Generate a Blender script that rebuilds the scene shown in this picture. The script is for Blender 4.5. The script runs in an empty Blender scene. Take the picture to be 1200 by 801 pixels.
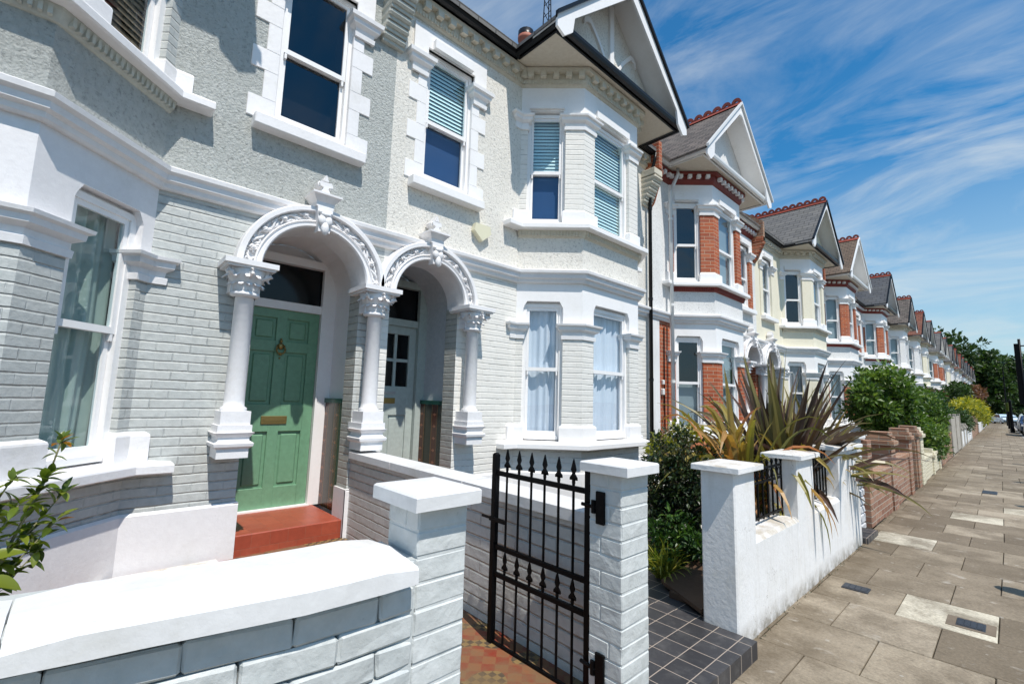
import bpy, bmesh, math, random
from mathutils import Vector, Matrix, noise
R = math.radians
random.seed(11)
scene = bpy.context.scene
COL = scene.collection

# ------------------------------------------------------------------ materials
def nmat(name):
    m = bpy.data.materials.new(name); m.use_nodes = True
    nt = m.node_tree; nt.nodes.clear()
    out = nt.nodes.new('ShaderNodeOutputMaterial'); b = nt.nodes.new('ShaderNodeBsdfPrincipled')
    nt.links.new(b.outputs[0], out.inputs[0])
    return m, nt, b
def N(nt, typ, **kw):
    n = nt.nodes.new(typ)
    for k, v in kw.items():
        if k.startswith('i_'):
            key = k[2:].replace('_', ' ')
            n.inputs[key].default_value = v
        else: setattr(n, k, v)
    return n
def c4(c): return (c[0], c[1], c[2], 1.0)
def mixc(nt, fac, a, b, blend='MIX'):
    n = nt.nodes.new('ShaderNodeMix'); n.data_type = 'RGBA'; n.blend_type = blend
    for sock, v in ((0, fac), (6, a), (7, b)):
        if isinstance(v, bpy.types.NodeSocket): nt.links.new(v, n.inputs[sock])
        elif sock == 0: n.inputs[0].default_value = v
        else: n.inputs[sock].default_value = c4(v)
    return n.outputs[2]
def math_(nt, op, a, b=None):
    n = nt.nodes.new('ShaderNodeMath'); n.operation = op
    for i, v in enumerate((a, b)):
        if v is None: continue
        if isinstance(v, bpy.types.NodeSocket): nt.links.new(v, n.inputs[i])
        else: n.inputs[i].default_value = v
    return n.outputs[0]
def ramp(nt, fac, stops):
    n = nt.nodes.new('ShaderNodeValToRGB'); nt.links.new(fac, n.inputs[0])
    el = n.color_ramp.elements
    while len(el) < len(stops): el.new(0.5)
    for e, (p, c) in zip(el, stops):
        e.position = p; e.color = c4(c) if not isinstance(c, (int, float)) else (c, c, c, 1)
    return n.outputs[0]
def noise_(nt, scale, detail=4, rough=.55, vec=None, dist=0.):
    n = nt.nodes.new('ShaderNodeTexNoise'); n.inputs['Scale'].default_value = scale
    n.inputs['Detail'].default_value = detail; n.inputs['Roughness'].default_value = rough
    n.inputs['Distortion'].default_value = dist
    if vec is not None: nt.links.new(vec, n.inputs['Vector'])
    return n.outputs['Fac']
def coords(nt):
    g = nt.nodes.new('ShaderNodeNewGeometry'); return g.outputs['Position']
def uvs(nt):
    g = nt.nodes.new('ShaderNodeTexCoord'); return g.outputs['UV']
def bump(nt, bsdf, height, dist=.01, strength=1., prev=None):
    n = nt.nodes.new('ShaderNodeBump'); n.inputs['Distance'].default_value = dist; n.inputs['Strength'].default_value = strength
    nt.links.new(height, n.inputs['Height'])
    if prev is not None: nt.links.new(prev, n.inputs['Normal'])
    if bsdf is not None: nt.links.new(n.outputs[0], bsdf.inputs['Normal'])
    return n.outputs[0]
def wcol(nt, base, dirt=.15, scale=1.5, dirtcol=(.35, .33, .28)):
    """base colour (tuple or socket) weathered by large noise and fine speckle"""
    P = coords(nt)
    n1 = ramp(nt, noise_(nt, scale, 6, .65, P), [(.45, 0.), (.8, 1.)])
    c = mixc(nt, math_(nt, 'MULTIPLY', n1, dirt), base, dirtcol)
    n2 = noise_(nt, 22., 3, .6, P)
    return mixc(nt, .26, c, ramp(nt, n2, [(.2, (.25, .25, .25)), (.8, (.75, .75, .75))]), 'OVERLAY')

def m_paint(name, col, rough=.5, dirt=.12, bd=.003, streak=False, crack=False):
    m, nt, b = nmat(name)
    P = coords(nt)
    c = wcol(nt, col, dirt)
    sp = ramp(nt, noise_(nt, 48., 3, .8, P), [(.66, 0.), (.72, 1.)])
    c = mixc(nt, math_(nt, 'MULTIPLY', sp, .28), c, tuple(x * .45 for x in col))
    g = ramp(nt, noise_(nt, 3.1, 7, .72, P, .4), [(.54, 0.), (.74, 1.)])
    c = mixc(nt, math_(nt, 'MULTIPLY', g, dirt * 1.6), c, (col[0] * .62, col[1] * .60, col[2] * .50))
    if crack:
        v = N(nt, 'ShaderNodeTexVoronoi', feature='DISTANCE_TO_EDGE'); v.inputs['Scale'].default_value = 4.5; v.inputs['Randomness'].default_value = 1.
        ns = N(nt, 'ShaderNodeTexNoise'); ns.inputs['Scale'].default_value = 7.; ns.inputs['Detail'].default_value = 4; nt.links.new(P, ns.inputs['Vector'])
        va = N(nt, 'ShaderNodeVectorMath', operation='MULTIPLY_ADD'); nt.links.new(ns.outputs['Color'], va.inputs[0]); va.inputs[1].default_value = (.3, .3, .3); nt.links.new(P, va.inputs[2]); nt.links.new(va.outputs[0], v.inputs['Vector'])
        ln = math_(nt, 'MULTIPLY', math_(nt, 'LESS_THAN', v.outputs['Distance'], .006), ramp(nt, noise_(nt, 1.7, 2, .5, P), [(.52, 0.), (.6, .55)]))
        c = mixc(nt, ln, c, (.22, .19, .15))
    if streak:
        mp = N(nt, 'ShaderNodeMapping'); nt.links.new(P, mp.inputs[0]); mp.inputs['Scale'].default_value = (7., 7., .7)
        s = ramp(nt, noise_(nt, 1.6, 5, .7, mp.outputs[0]), [(.5, 0.), (.78, 1.)])
        c = mixc(nt, math_(nt, 'MULTIPLY', s, .3), c, (.42, .38, .30))
        gn = nt.nodes.new('ShaderNodeNewGeometry'); sn = N(nt, 'ShaderNodeSeparateXYZ'); nt.links.new(gn.outputs['Normal'], sn.inputs[0])
        upf = math_(nt, 'MULTIPLY', math_(nt, 'GREATER_THAN', sn.outputs[2], .6), ramp(nt, noise_(nt, 6., 6, .7, P), [(.38, 0.), (.62, .75)]))
        c = mixc(nt, upf, c, (.40, .33, .23))
        zl = N(nt, 'ShaderNodeMapRange'); sz = N(nt, 'ShaderNodeSeparateXYZ'); nt.links.new(P, sz.inputs[0]); nt.links.new(sz.outputs[2], zl.inputs[0]); zl.inputs[1].default_value = .14; zl.inputs[2].default_value = 0.
        c = mixc(nt, math_(nt, 'MULTIPLY', zl.outputs[0], ramp(nt, noise_(nt, 9., 5, .7, P), [(.35, .1), (.6, .9)])), c, (.16, .13, .08))
    nt.links.new(c, b.inputs['Base Color']); b.inputs['Roughness'].default_value = rough
    h = noise_(nt, 30., 4, .6, P)
    bump(nt, b, h, bd, .7)
    return m
def m_thick(name, col):
    m, nt, b = nmat(name); P = coords(nt)
    c = wcol(nt, col, .16, 2.2)
    sp = ramp(nt, noise_(nt, 40., 4, .8, P), [(.64, 0.), (.70, .35)]); c = mixc(nt, sp, c, tuple(x * .5 for x in col))
    ch = ramp(nt, noise_(nt, 9., 6, .75, P), [(.68, 0.), (.71, .5)]); c = mixc(nt, ch, c, (.40, .37, .31))
    nt.links.new(c, b.inputs['Base Color']); b.inputs['Roughness'].default_value = .5
    n1 = bump(nt, None, noise_(nt, 9., 3, .5, P, .4), .016, .8); bump(nt, b, noise_(nt, 55., 5, .7, P), .0025, .8, n1)
    return m
def m_roughcast(name, col, dist=.019, sc=1.):
    m, nt, b = nmat(name); P = coords(nt)
    v = N(nt, 'ShaderNodeTexVoronoi'); v.inputs['Scale'].default_value = 50. * sc; nt.links.new(P, v.inputs['Vector'])
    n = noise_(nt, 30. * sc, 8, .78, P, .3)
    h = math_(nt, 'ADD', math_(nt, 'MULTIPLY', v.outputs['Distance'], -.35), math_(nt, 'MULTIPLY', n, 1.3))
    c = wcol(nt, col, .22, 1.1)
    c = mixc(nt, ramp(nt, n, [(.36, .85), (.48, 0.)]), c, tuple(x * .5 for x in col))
    nt.links.new(c, b.inputs['Base Color']); b.inputs['Roughness'].default_value = .85
    bump(nt, b, h, dist, 1.)
    return m
def m_brick(name, c1, c2, mort, painted=False, mortsize=.006, bd=.006, rough=.8, bw=.225, rh=.075):
    m, nt, b = nmat(name); P = coords(nt)
    U = uvs(nt)
    ns = N(nt, 'ShaderNodeTexNoise'); ns.inputs['Scale'].default_value = 5.; ns.inputs['Detail'].default_value = 3; nt.links.new(P, ns.inputs['Vector'])
    va = N(nt, 'ShaderNodeVectorMath', operation='MULTIPLY_ADD'); nt.links.new(ns.outputs['Color'], va.inputs[0])
    k = .012 if painted else .004
    va.inputs[1].default_value = (k, k, 0); nt.links.new(U, va.inputs[2])
    t = N(nt, 'ShaderNodeTexBrick'); nt.links.new(va.outputs[0], t.inputs['Vector'])
    t.inputs['Scale'].default_value = 1.; t.inputs['Brick Width'].default_value = bw; t.inputs['Row Height'].default_value = rh
    t.inputs['Mortar Size'].default_value = mortsize; t.inputs['Mortar Smooth'].default_value = .6 if painted else .2
    t.inputs['Color1'].default_value = c4(c1); t.inputs['Color2'].default_value = c4(c2); t.inputs['Mortar'].default_value = c4(mort if not painted else c1)
    c = wcol(nt, t.outputs['Color'], .12 if painted else .2, 1.3)
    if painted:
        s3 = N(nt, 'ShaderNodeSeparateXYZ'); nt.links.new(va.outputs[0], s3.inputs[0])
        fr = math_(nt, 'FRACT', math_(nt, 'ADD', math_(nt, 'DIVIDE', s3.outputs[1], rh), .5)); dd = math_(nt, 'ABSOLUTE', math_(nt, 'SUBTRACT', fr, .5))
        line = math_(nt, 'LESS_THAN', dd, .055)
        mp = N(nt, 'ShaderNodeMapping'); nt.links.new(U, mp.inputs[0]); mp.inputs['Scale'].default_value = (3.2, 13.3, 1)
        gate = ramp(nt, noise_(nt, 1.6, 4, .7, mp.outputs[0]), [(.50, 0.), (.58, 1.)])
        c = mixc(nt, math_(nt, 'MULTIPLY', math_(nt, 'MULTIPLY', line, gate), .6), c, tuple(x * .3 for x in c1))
    nt.links.new(c, b.inputs['Base Color']); b.inputs['Roughness'].default_value = rough
    fine = noise_(nt, 18., 5, .65, P); fac = t.outputs['Fac']
    if painted:
        mh = N(nt, 'ShaderNodeMapRange', interpolation_type='SMOOTHSTEP'); nt.links.new(dd, mh.inputs[0]); mh.inputs[1].default_value = .13; mh.inputs[2].default_value = .02
        vg = ramp(nt, noise_(nt, 4.1, 3, .6, P), [(.40, .08), (.62, .7)])
        fac = math_(nt, 'MAXIMUM', math_(nt, 'MULTIPLY', mh.outputs[0], .9), math_(nt, 'MULTIPLY', fac, vg))
    h = math_(nt, 'SUBTRACT', math_(nt, 'MULTIPLY', fine, .6), fac)
    bump(nt, b, h, bd, 1.)
    return m
def m_slate(name, c1, c2, rw=.3, rh=.16, rough=.8, edge=.3):
    m, nt, b = nmat(name); U = uvs(nt)
    t = N(nt, 'ShaderNodeTexBrick'); nt.links.new(U, t.inputs['Vector'])
    t.inputs['Scale'].default_value = 1.; t.inputs['Brick Width'].default_value = rw; t.inputs['Row Height'].default_value = rh
    t.inputs['Mortar Size'].default_value = .008; t.inputs['Mortar Smooth'].default_value = .1; t.inputs['Bias'].default_value = -.1
    t.inputs['Color1'].default_value = c4(c1); t.inputs['Color2'].default_value = c4(c2); t.inputs['Mortar'].default_value = c4(tuple(x * edge for x in c1))
    c = wcol(nt, t.outputs['Color'], .35, 1.6, (.16, .15, .12))
    nt.links.new(c, b.inputs['Base Color']); b.inputs['Roughness'].default_value = rough
    sx = N(nt, 'ShaderNodeSeparateXYZ'); nt.links.new(U, sx.inputs[0])
    saw = math_(nt, 'FRACT', math_(nt, 'DIVIDE', sx.outputs[1], rh))
    h = math_(nt, 'SUBTRACT', math_(nt, 'MULTIPLY', saw, -.8), t.outputs['Fac'])
    bump(nt, b, h, .012, 1.)
    return m
def m_plain(name, col, rough=.5, metal=0., nscale=0., nd=.002, var=0.):
    m, nt, b = nmat(name)
    b.inputs['Base Color'].default_value = c4(col); b.inputs['Roughness'].default_value = rough; b.inputs['Metallic'].default_value = metal
    if nscale:
        P = coords(nt); h = noise_(nt, nscale, 4, .6, P); bump(nt, b, h, nd, .8)
        if var:
            c = mixc(nt, ramp(nt, noise_(nt, nscale * .15, 5, .6, P), [(.35, 0.), (.7, 1.)]), col, tuple(x * (1 - var) for x in col))
            nt.links.new(c, b.inputs['Base Color'])
    return m
def m_glass(name, tint=(.55, .75, .80), trans=.75, rough=.01):
    m = bpy.data.materials.new(name); m.use_nodes = True; nt = m.node_tree; nt.nodes.clear()
    out = nt.nodes.new('ShaderNodeOutputMaterial')
    tr = nt.nodes.new('ShaderNodeBsdfTransparent'); tr.inputs[0].default_value = c4(tint)
    gl = nt.nodes.new('ShaderNodeBsdfGlossy'); gl.inputs['Roughness'].default_value = rough; gl.inputs['Color'].default_value = (.9, .95, 1, 1)
    lw = nt.nodes.new('ShaderNodeNewGeometry'); dp = N(nt, 'ShaderNodeVectorMath', operation='DOT_PRODUCT'); nt.links.new(lw.outputs['Incoming'], dp.inputs[0]); nt.links.new(lw.outputs['True Normal'], dp.inputs[1])
    f = math_(nt, 'POWER', math_(nt, 'SUBTRACT', 1., math_(nt, 'ABSOLUTE', dp.outputs['Value'])), 4.)
    f = math_(nt, 'ADD', math_(nt, 'MULTIPLY', f, .92), .075)
    mx = nt.nodes.new('ShaderNodeMixShader'); nt.links.new(f, mx.inputs[0]); nt.links.new(tr.outputs[0], mx.inputs[1]); nt.links.new(gl.outputs[0], mx.inputs[2])
    nt.links.new(mx.outputs[0], out.inputs[0])
    P = coords(nt); h = noise_(nt, 2.2, 1, .4, P); nb = bump(nt, None, h, .004, .4); nt.links.new(nb, gl.inputs['Normal'])
    return m
def m_leaf(name, stops, rough=.45, trans=.25):
    m = bpy.data.materials.new(name); m.use_nodes = True; nt = m.node_tree; nt.nodes.clear()
    out = nt.nodes.new('ShaderNodeOutputMaterial'); b = nt.nodes.new('ShaderNodeBsdfPrincipled')
    a = nt.nodes.new('ShaderNodeAttribute'); a.attribute_name = 'tint'
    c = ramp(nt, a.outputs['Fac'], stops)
    nt.links.new(c, b.inputs['Base Color']); b.inputs['Roughness'].default_value = rough
    tl = nt.nodes.new('ShaderNodeBsdfTranslucent'); nt.links.new(mixc(nt, 1., c, (1.6, 1.7, .7), 'MULTIPLY'), tl.inputs[0])
    mx = nt.nodes.new('ShaderNodeMixShader'); mx.inputs[0].default_value = trans
    nt.links.new(b.outputs[0], mx.inputs[1]); nt.links.new(tl.outputs[0], mx.inputs[2]); nt.links.new(mx.outputs[0], out.inputs[0])
    return m
M = {}
WH = (.86, .845, .835)
M['white'] = m_paint('white_gloss_paint', WH, .42, .10, .0015)
M['white_masonry'] = m_paint('white_masonry_paint', (.80, .79, .78), .6, .2, .004, True, True)
M['coping'] = m_paint('white_coping_paint', (.70, .695, .69), .6, .22, .002)
M['trimA'] = m_paint('white_stone_paint', (.80, .785, .785), .5, .2, .003)
M['plinthA'] = m_paint('plinth_paint', (.76, .745, .75), .6, .14, .0025)
M['stone_cream'] = m_paint('cream_stone_paint', (.62, .58, .48), .7, .25, .005)
M['grey_dentil'] = m_paint('grey_dentil_paint', (.50, .51, .46), .7, .2, .005)
M['soffit'] = m_paint('cream_soffit_paint', (.62, .56, .46), .7, .1, .003)
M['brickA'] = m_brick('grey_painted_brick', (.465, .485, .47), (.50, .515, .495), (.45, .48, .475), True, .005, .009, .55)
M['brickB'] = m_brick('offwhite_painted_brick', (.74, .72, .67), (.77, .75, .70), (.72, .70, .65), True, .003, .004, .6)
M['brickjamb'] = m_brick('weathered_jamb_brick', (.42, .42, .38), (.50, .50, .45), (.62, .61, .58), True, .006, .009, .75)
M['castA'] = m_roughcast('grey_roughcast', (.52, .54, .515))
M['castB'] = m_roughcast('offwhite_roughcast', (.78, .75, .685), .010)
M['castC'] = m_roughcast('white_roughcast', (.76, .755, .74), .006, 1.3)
M['castD'] = m_paint('cream_render', (.77, .72, .57), .7, .1, .004)
M['redbrick'] = m_brick('red_brick', (.30, .056, .018), (.45, .105, .032), (.48, .34, .23), False, .0055, .005, .8)
M['redstone'] = m_plain('red_painted_stone', (.22, .035, .025), .6, 0, 20, .003, .3)
M['brick_old'] = m_brick('old_garden_brick', (.24, .11, .065), (.40, .23, .14), (.36, .31, .24), False, .007, .008, .85)
M['brick_pink'] = m_brick('pinkish_garden_brick', (.22, .095, .055), (.36, .19, .12), (.42, .35, .28), False, .007, .008, .85)
M['slateC'] = m_slate('brown_slate', (.075, .062, .055), (.17, .14, .12), .2, .12)
M['slateD'] = m_slate('grey_slate', (.10, .10, .10), (.15, .145, .14))
M['slateE'] = m_slate('brown_tile', (.11, .075, .05), (.16, .11, .075), .18, .12)
M['slateF'] = m_slate('dark_slate', (.055, .06, .07), (.08, .085, .095), .3, .18)
M['tileH'] = m_slate('red_roof_tile', (.16, .05, .03), (.22, .08, .045), .22, .16)
M['ridge_red'] = m_plain('terracotta_ridge', (.30, .055, .03), .6, 0, 25, .004, .4)
M['pot'] = m_plain('terracotta_pot', (.40, .13, .08), .7, 0, 25, .004, .3)
M['black'] = m_plain('black_gutter_paint', (.007, .007, .008), .35, 0, 30, .001); M['black'].node_tree.nodes['Principled BSDF'].inputs['Specular IOR Level'].default_value = .25
M['iron'] = m_plain('black_iron_paint', (.0025, .0025, .003), .42, 0, 40, .0015); M['iron'].node_tree.nodes['Principled BSDF'].inputs['Specular IOR Level'].default_value = .12
M['dark'] = m_plain('dark_room', (.012, .013, .016), .9)
M['navy'] = m_plain('navy_sky_reflection', (.008, .045, .15), .8)  # deep blue of the sky's reflection, put into the colour
M['blind_brown'] = m_plain('brown_blind', (.20, .12, .07), .6)
M['curtain_blue'] = m_plain('pale_blue_curtain', (.64, .70, .77), .9, 0, 60, .001)
M['curtain_green'] = m_plain('grey_green_curtain', (.38, .42, .37), .9, 0, 60, .001)
M['curtain_grey'] = m_plain('grey_net_curtain', (.30, .31, .33), .9)
M['blind'] = m_plain('pale_blind', (.80, .89, .88), .6)
M['glass'] = m_glass('window_glass', (.84, .95, .965))
M['glass_clear'] = m_glass('clear_window_glass', (.94, .97, .99))
M['glass_dark'] = m_glass('dark_window_glass', (.5, .5, .52))
M['green_door'] = m_paint('green_door_paint', (.15, .31, .19), .38, .06, .0015)
M['sage_door'] = m_paint('sage_door_paint', (.42, .48, .45), .4, .06, .0015)
M['brass'] = m_plain('dull_brass', (.32, .22, .08), .35, .9, 50, .002)
M['steel'] = m_plain('grey_steel', (.4, .4, .42), .35, .8, 50, .001)
M['rust'] = m_plain('rusty_iron', (.20, .08, .03), .8, 0, 60, .003)
M['redtile'] = m_brick('red_quarry_tile', (.30, .055, .028), (.36, .075, .038), (.33, .10, .06), False, .002, .0015, .42, .152, .152)
M['green_cap'] = m_plain('dark_green_tile', (.012, .07, .05), .25)
M['upvc'] = m_plain('white_plastic', (.72, .72, .70), .35)
M['alarm'] = m_plain('cream_plastic', (.72, .68, .50), .4)
def m_dado():
    m, nt, b = nmat('brown_dado_tile'); U = uvs(nt)
    sx = N(nt, 'ShaderNodeSeparateXYZ'); nt.links.new(U, sx.inputs[0])
    u = math_(nt, 'ABSOLUTE', math_(nt, 'SUBTRACT', math_(nt, 'FRACT', math_(nt, 'DIVIDE', sx.outputs[0], .3)), .5))
    v = math_(nt, 'ABSOLUTE', math_(nt, 'SUBTRACT', math_(nt, 'FRACT', math_(nt, 'DIVIDE', sx.outputs[1], .15)), .5))
    band = math_(nt, 'LESS_THAN', u, .16); dot = math_(nt, 'LESS_THAN', math_(nt, 'ADD', u, v), .13)
    edge = math_(nt, 'LESS_THAN', math_(nt, 'ABSOLUTE', math_(nt, 'SUBTRACT', u, .2)), .03)
    c = mixc(nt, band, (.025, .024, .012), (.085, .024, .010)); c = mixc(nt, edge, c, (.16, .07, .02)); c = mixc(nt, dot, c, (.26, .10, .05))
    nt.links.new(c, b.inputs['Base Color']); b.inputs['Roughness'].default_value = .2
    return m
M['dado'] = m_dado()
def m_path():
    m, nt, b = nmat('victorian_path_tile'); P = coords(nt)
    mp = N(nt, 'ShaderNodeMapping'); nt.links.new(P, mp.inputs[0]); mp.inputs['Rotation'].default_value = (0, 0, R(45))
    ck = N(nt, 'ShaderNodeTexChecker'); nt.links.new(mp.outputs[0], ck.inputs[0]); ck.inputs['Scale'].default_value = 14.
    ck.inputs[1].default_value = (.22, .032, .015, 1); ck.inputs[2].default_value = (.24, .085, .035, 1)
    v = N(nt, 'ShaderNodeTexChecker'); nt.links.new(P, v.inputs[0]); v.inputs['Scale'].default_value = 28.
    v.inputs[1].default_value = (.03, .025, .025, 1); v.inputs[2].default_value = (.26, .17, .06, 1)
    dm = math_(nt, 'GREATER_THAN', noise_(nt, 6.1, 0, .5, P), .53)
    c = mixc(nt, dm, ck.outputs[0], v.outputs[0])
    c = mixc(nt, ramp(nt, noise_(nt, 2.4, 5, .7, P), [(.40, 0.), (.6, .8)]), c, (.17, .115, .06))
    nt.links.new(c, b.inputs['Base Color']); b.inputs['Roughness'].default_value = .6
    bump(nt, b, noise_(nt, 30, 3, .6, P), .003, .6)
    return m
M['path'] = m_path()
def m_blacktile():
    m, nt, b = nmat('black_quarry_tile'); P = coords(nt)
    t = N(nt, 'ShaderNodeTexBrick'); nt.links.new(P, t.inputs['Vector']); t.offset = 0.
    t.inputs['Scale'].default_value = 1.; t.inputs['Brick Width'].default_value = .152; t.inputs['Row Height'].default_value = .152
    t.inputs['Mortar Size'].default_value = .0028; t.inputs['Mortar Smooth'].default_value = .05
    t.inputs['Color1'].default_value = (.032, .031, .034, 1); t.inputs['Color2'].default_value = (.052, .050, .054, 1); t.inputs['Mortar'].default_value = (.40, .33, .27, 1)
    c = mixc(nt, ramp(nt, noise_(nt, 9., 5, .7, P), [(.5, 0.), (.8, .35)]), t.outputs['Color'], (.2, .19, .18))
    nt.links.new(c, b.inputs['Base Color']); b.inputs['Roughness'].default_value = .5
    bump(nt, b, math_(nt, 'MULTIPLY', t.outputs['Fac'], -1.), .003, .8)
    return m
M['blacktile'] = m_blacktile()
def m_slab():
    m, nt, b = nmat('pavement_slab'); P = coords(nt)
    a = nt.nodes.new('ShaderNodeAttribute'); a.attribute_name = 'tint'
    base = ramp(nt, a.outputs['Fac'], [(0., (.165, .130, .088)), (.3, (.235, .190, .135)), (.7, (.305, .252, .182)), (.9, (.38, .32, .24)), (.93, (.54, .49, .38)), (1., (.62, .57, .46))])
    d = ramp(nt, noise_(nt, 1.9, 9, .75, P), [(.42, 0.), (.60, 1.)])
    c = mixc(nt, math_(nt, 'MULTIPLY', d, .72), base, (.13, .10, .065))
    f = noise_(nt, 55., 4, .75, P)
    c = mixc(nt, .55, c, ramp(nt, f, [(.25, (.2, .2, .2)), (.75, (.8, .8, .8))]), 'OVERLAY')
    g = ramp(nt, noise_(nt, 11., 5, .7, P), [(.58, 0.), (.74, 1.)])
    c = mixc(nt, math_(nt, 'MULTIPLY', g, .5), c, (.07, .055, .035))
    gum = N(nt, 'ShaderNodeTexVoronoi'); gum.inputs['Scale'].default_value = 5.5; nt.links.new(P, gum.inputs['Vector'])
    c = mixc(nt, math_(nt, 'MULTIPLY', math_(nt, 'LESS_THAN', gum.outputs['Distance'], .075), .55), c, (.42, .39, .34))
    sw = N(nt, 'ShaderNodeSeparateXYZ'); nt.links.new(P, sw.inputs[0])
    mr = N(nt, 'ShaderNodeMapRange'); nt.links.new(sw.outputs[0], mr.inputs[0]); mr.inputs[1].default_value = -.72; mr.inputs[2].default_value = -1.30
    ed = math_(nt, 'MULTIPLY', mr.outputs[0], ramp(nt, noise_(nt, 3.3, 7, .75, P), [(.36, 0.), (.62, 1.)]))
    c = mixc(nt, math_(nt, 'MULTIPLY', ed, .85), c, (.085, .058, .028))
    l = ramp(nt, noise_(nt, 5., 5, .6, P, .5), [(.62, 0.), (.72, .45)])
    c = mixc(nt, l, c, (.52, .48, .42))
    nt.links.new(c, b.inputs['Base Color']); b.inputs['Roughness'].default_value = .85
    bump(nt, b, f, .004, .8)
    return m
M['slab'] = m_slab()
M['joint'] = m_plain('mossy_joint', (.10, .08, .045), .95, 0, 30, .004, .4)
M['soil'] = m_plain('garden_soil', (.05, .036, .022), .95, 0, 14, .04, .4)
M['asphalt'] = m_plain('asphalt', (.055, .054, .055), .85, 0, 60, .004, .25)
M['kerb'] = m_plain('granite_kerb', (.30, .28, .25), .8, 0, 40, .004, .2)
M['cover'] = m_plain('iron_cover', (.05, .055, .065), .5, .3, 60, .003, .3)
M['cement'] = m_plain('old_cement', (.20, .155, .11), .9, 0, 30, .004, .3)
M['far_ground'] = m_plain('far_ground', (.12, .11, .09), .95, 0, 3, .02, .3)
M['stain'] = m_paint('painted_stone_block', (.52, .53, .55), .8, .3, .012)
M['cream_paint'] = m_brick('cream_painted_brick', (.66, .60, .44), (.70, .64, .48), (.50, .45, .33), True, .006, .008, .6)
M['wood_fence'] = m_plain('weathered_fence_wood', (.45, .41, .35), .85, 0, 30, .004, .3)
# leaves
M['leaf_dark'] = m_leaf('dark_shrub_leaf', [(0, (.012, .022, .008)), (.6, (.03, .055, .015)), (1, (.10, .06, .03))], .35, .15)
M['leaf_mid'] = m_leaf('green_shrub_leaf', [(0, (.018, .045, .012)), (.6, (.045, .11, .02)), (1, (.12, .20, .03))], .4, .3)
M['leaf_gold'] = m_leaf('golden_shrub_leaf', [(0, (.10, .13, .015)), (1, (.36, .34, .04))], .45, .35)
M['leaf_tree'] = m_leaf('tree_leaf', [(0, (.016, .036, .010)), (.6, (.045, .09, .02)), (1, (.10, .16, .03))], .5, .2)
M['leaf_bright'] = m_leaf('pale_shrub_leaf', [(0, (.03, .06, .015)), (.5, (.085, .16, .03)), (1, (.24, .32, .07))], .4, .3)
M['leaf_near'] = m_leaf('garden_twig_leaf', [(0, (.02, .035, .010)), (.5, (.10, .15, .02)), (.85, (.22, .25, .03)), (1, (.40, .12, .02))], .3, .35)
M['leaf_red'] = m_leaf('reddish_leaf', [(0, (.08, .03, .02)), (1, (.25, .12, .06))], .5, .2)
M['blade_dark'] = m_leaf('purple_strap_leaf', [(0, (.035, .022, .020)), (.4, (.11, .062, .048)), (.7, (.15, .13, .05)), (1, (.30, .25, .10))], .38, .15)
M['blade_gold'] = m_leaf('gold_strap_leaf', [(0, (.12, .12, .03)), (.4, (.28, .24, .06)), (.75, (.40, .24, .08)), (1, (.48, .17, .09))], .38, .3)
M['grass_gold'] = m_leaf('variegated_grass', [(0, (.14, .20, .03)), (1, (.52, .48, .10))], .45, .3)
M['bark'] = m_plain('bark', (.07, .05, .035), .9, 0, 18, .02, .3)
M['twig'] = m_plain('green_twig', (.16, .15, .07), .7)
M['flower'] = m_plain('pale_flower', (.70, .68, .60), .7)
M['flower_y'] = m_leaf('yellow_flower', [(0, (.10, .14, .02)), (.4, (.30, .30, .03)), (1, (.62, .50, .03))], .5, .3)

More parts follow.
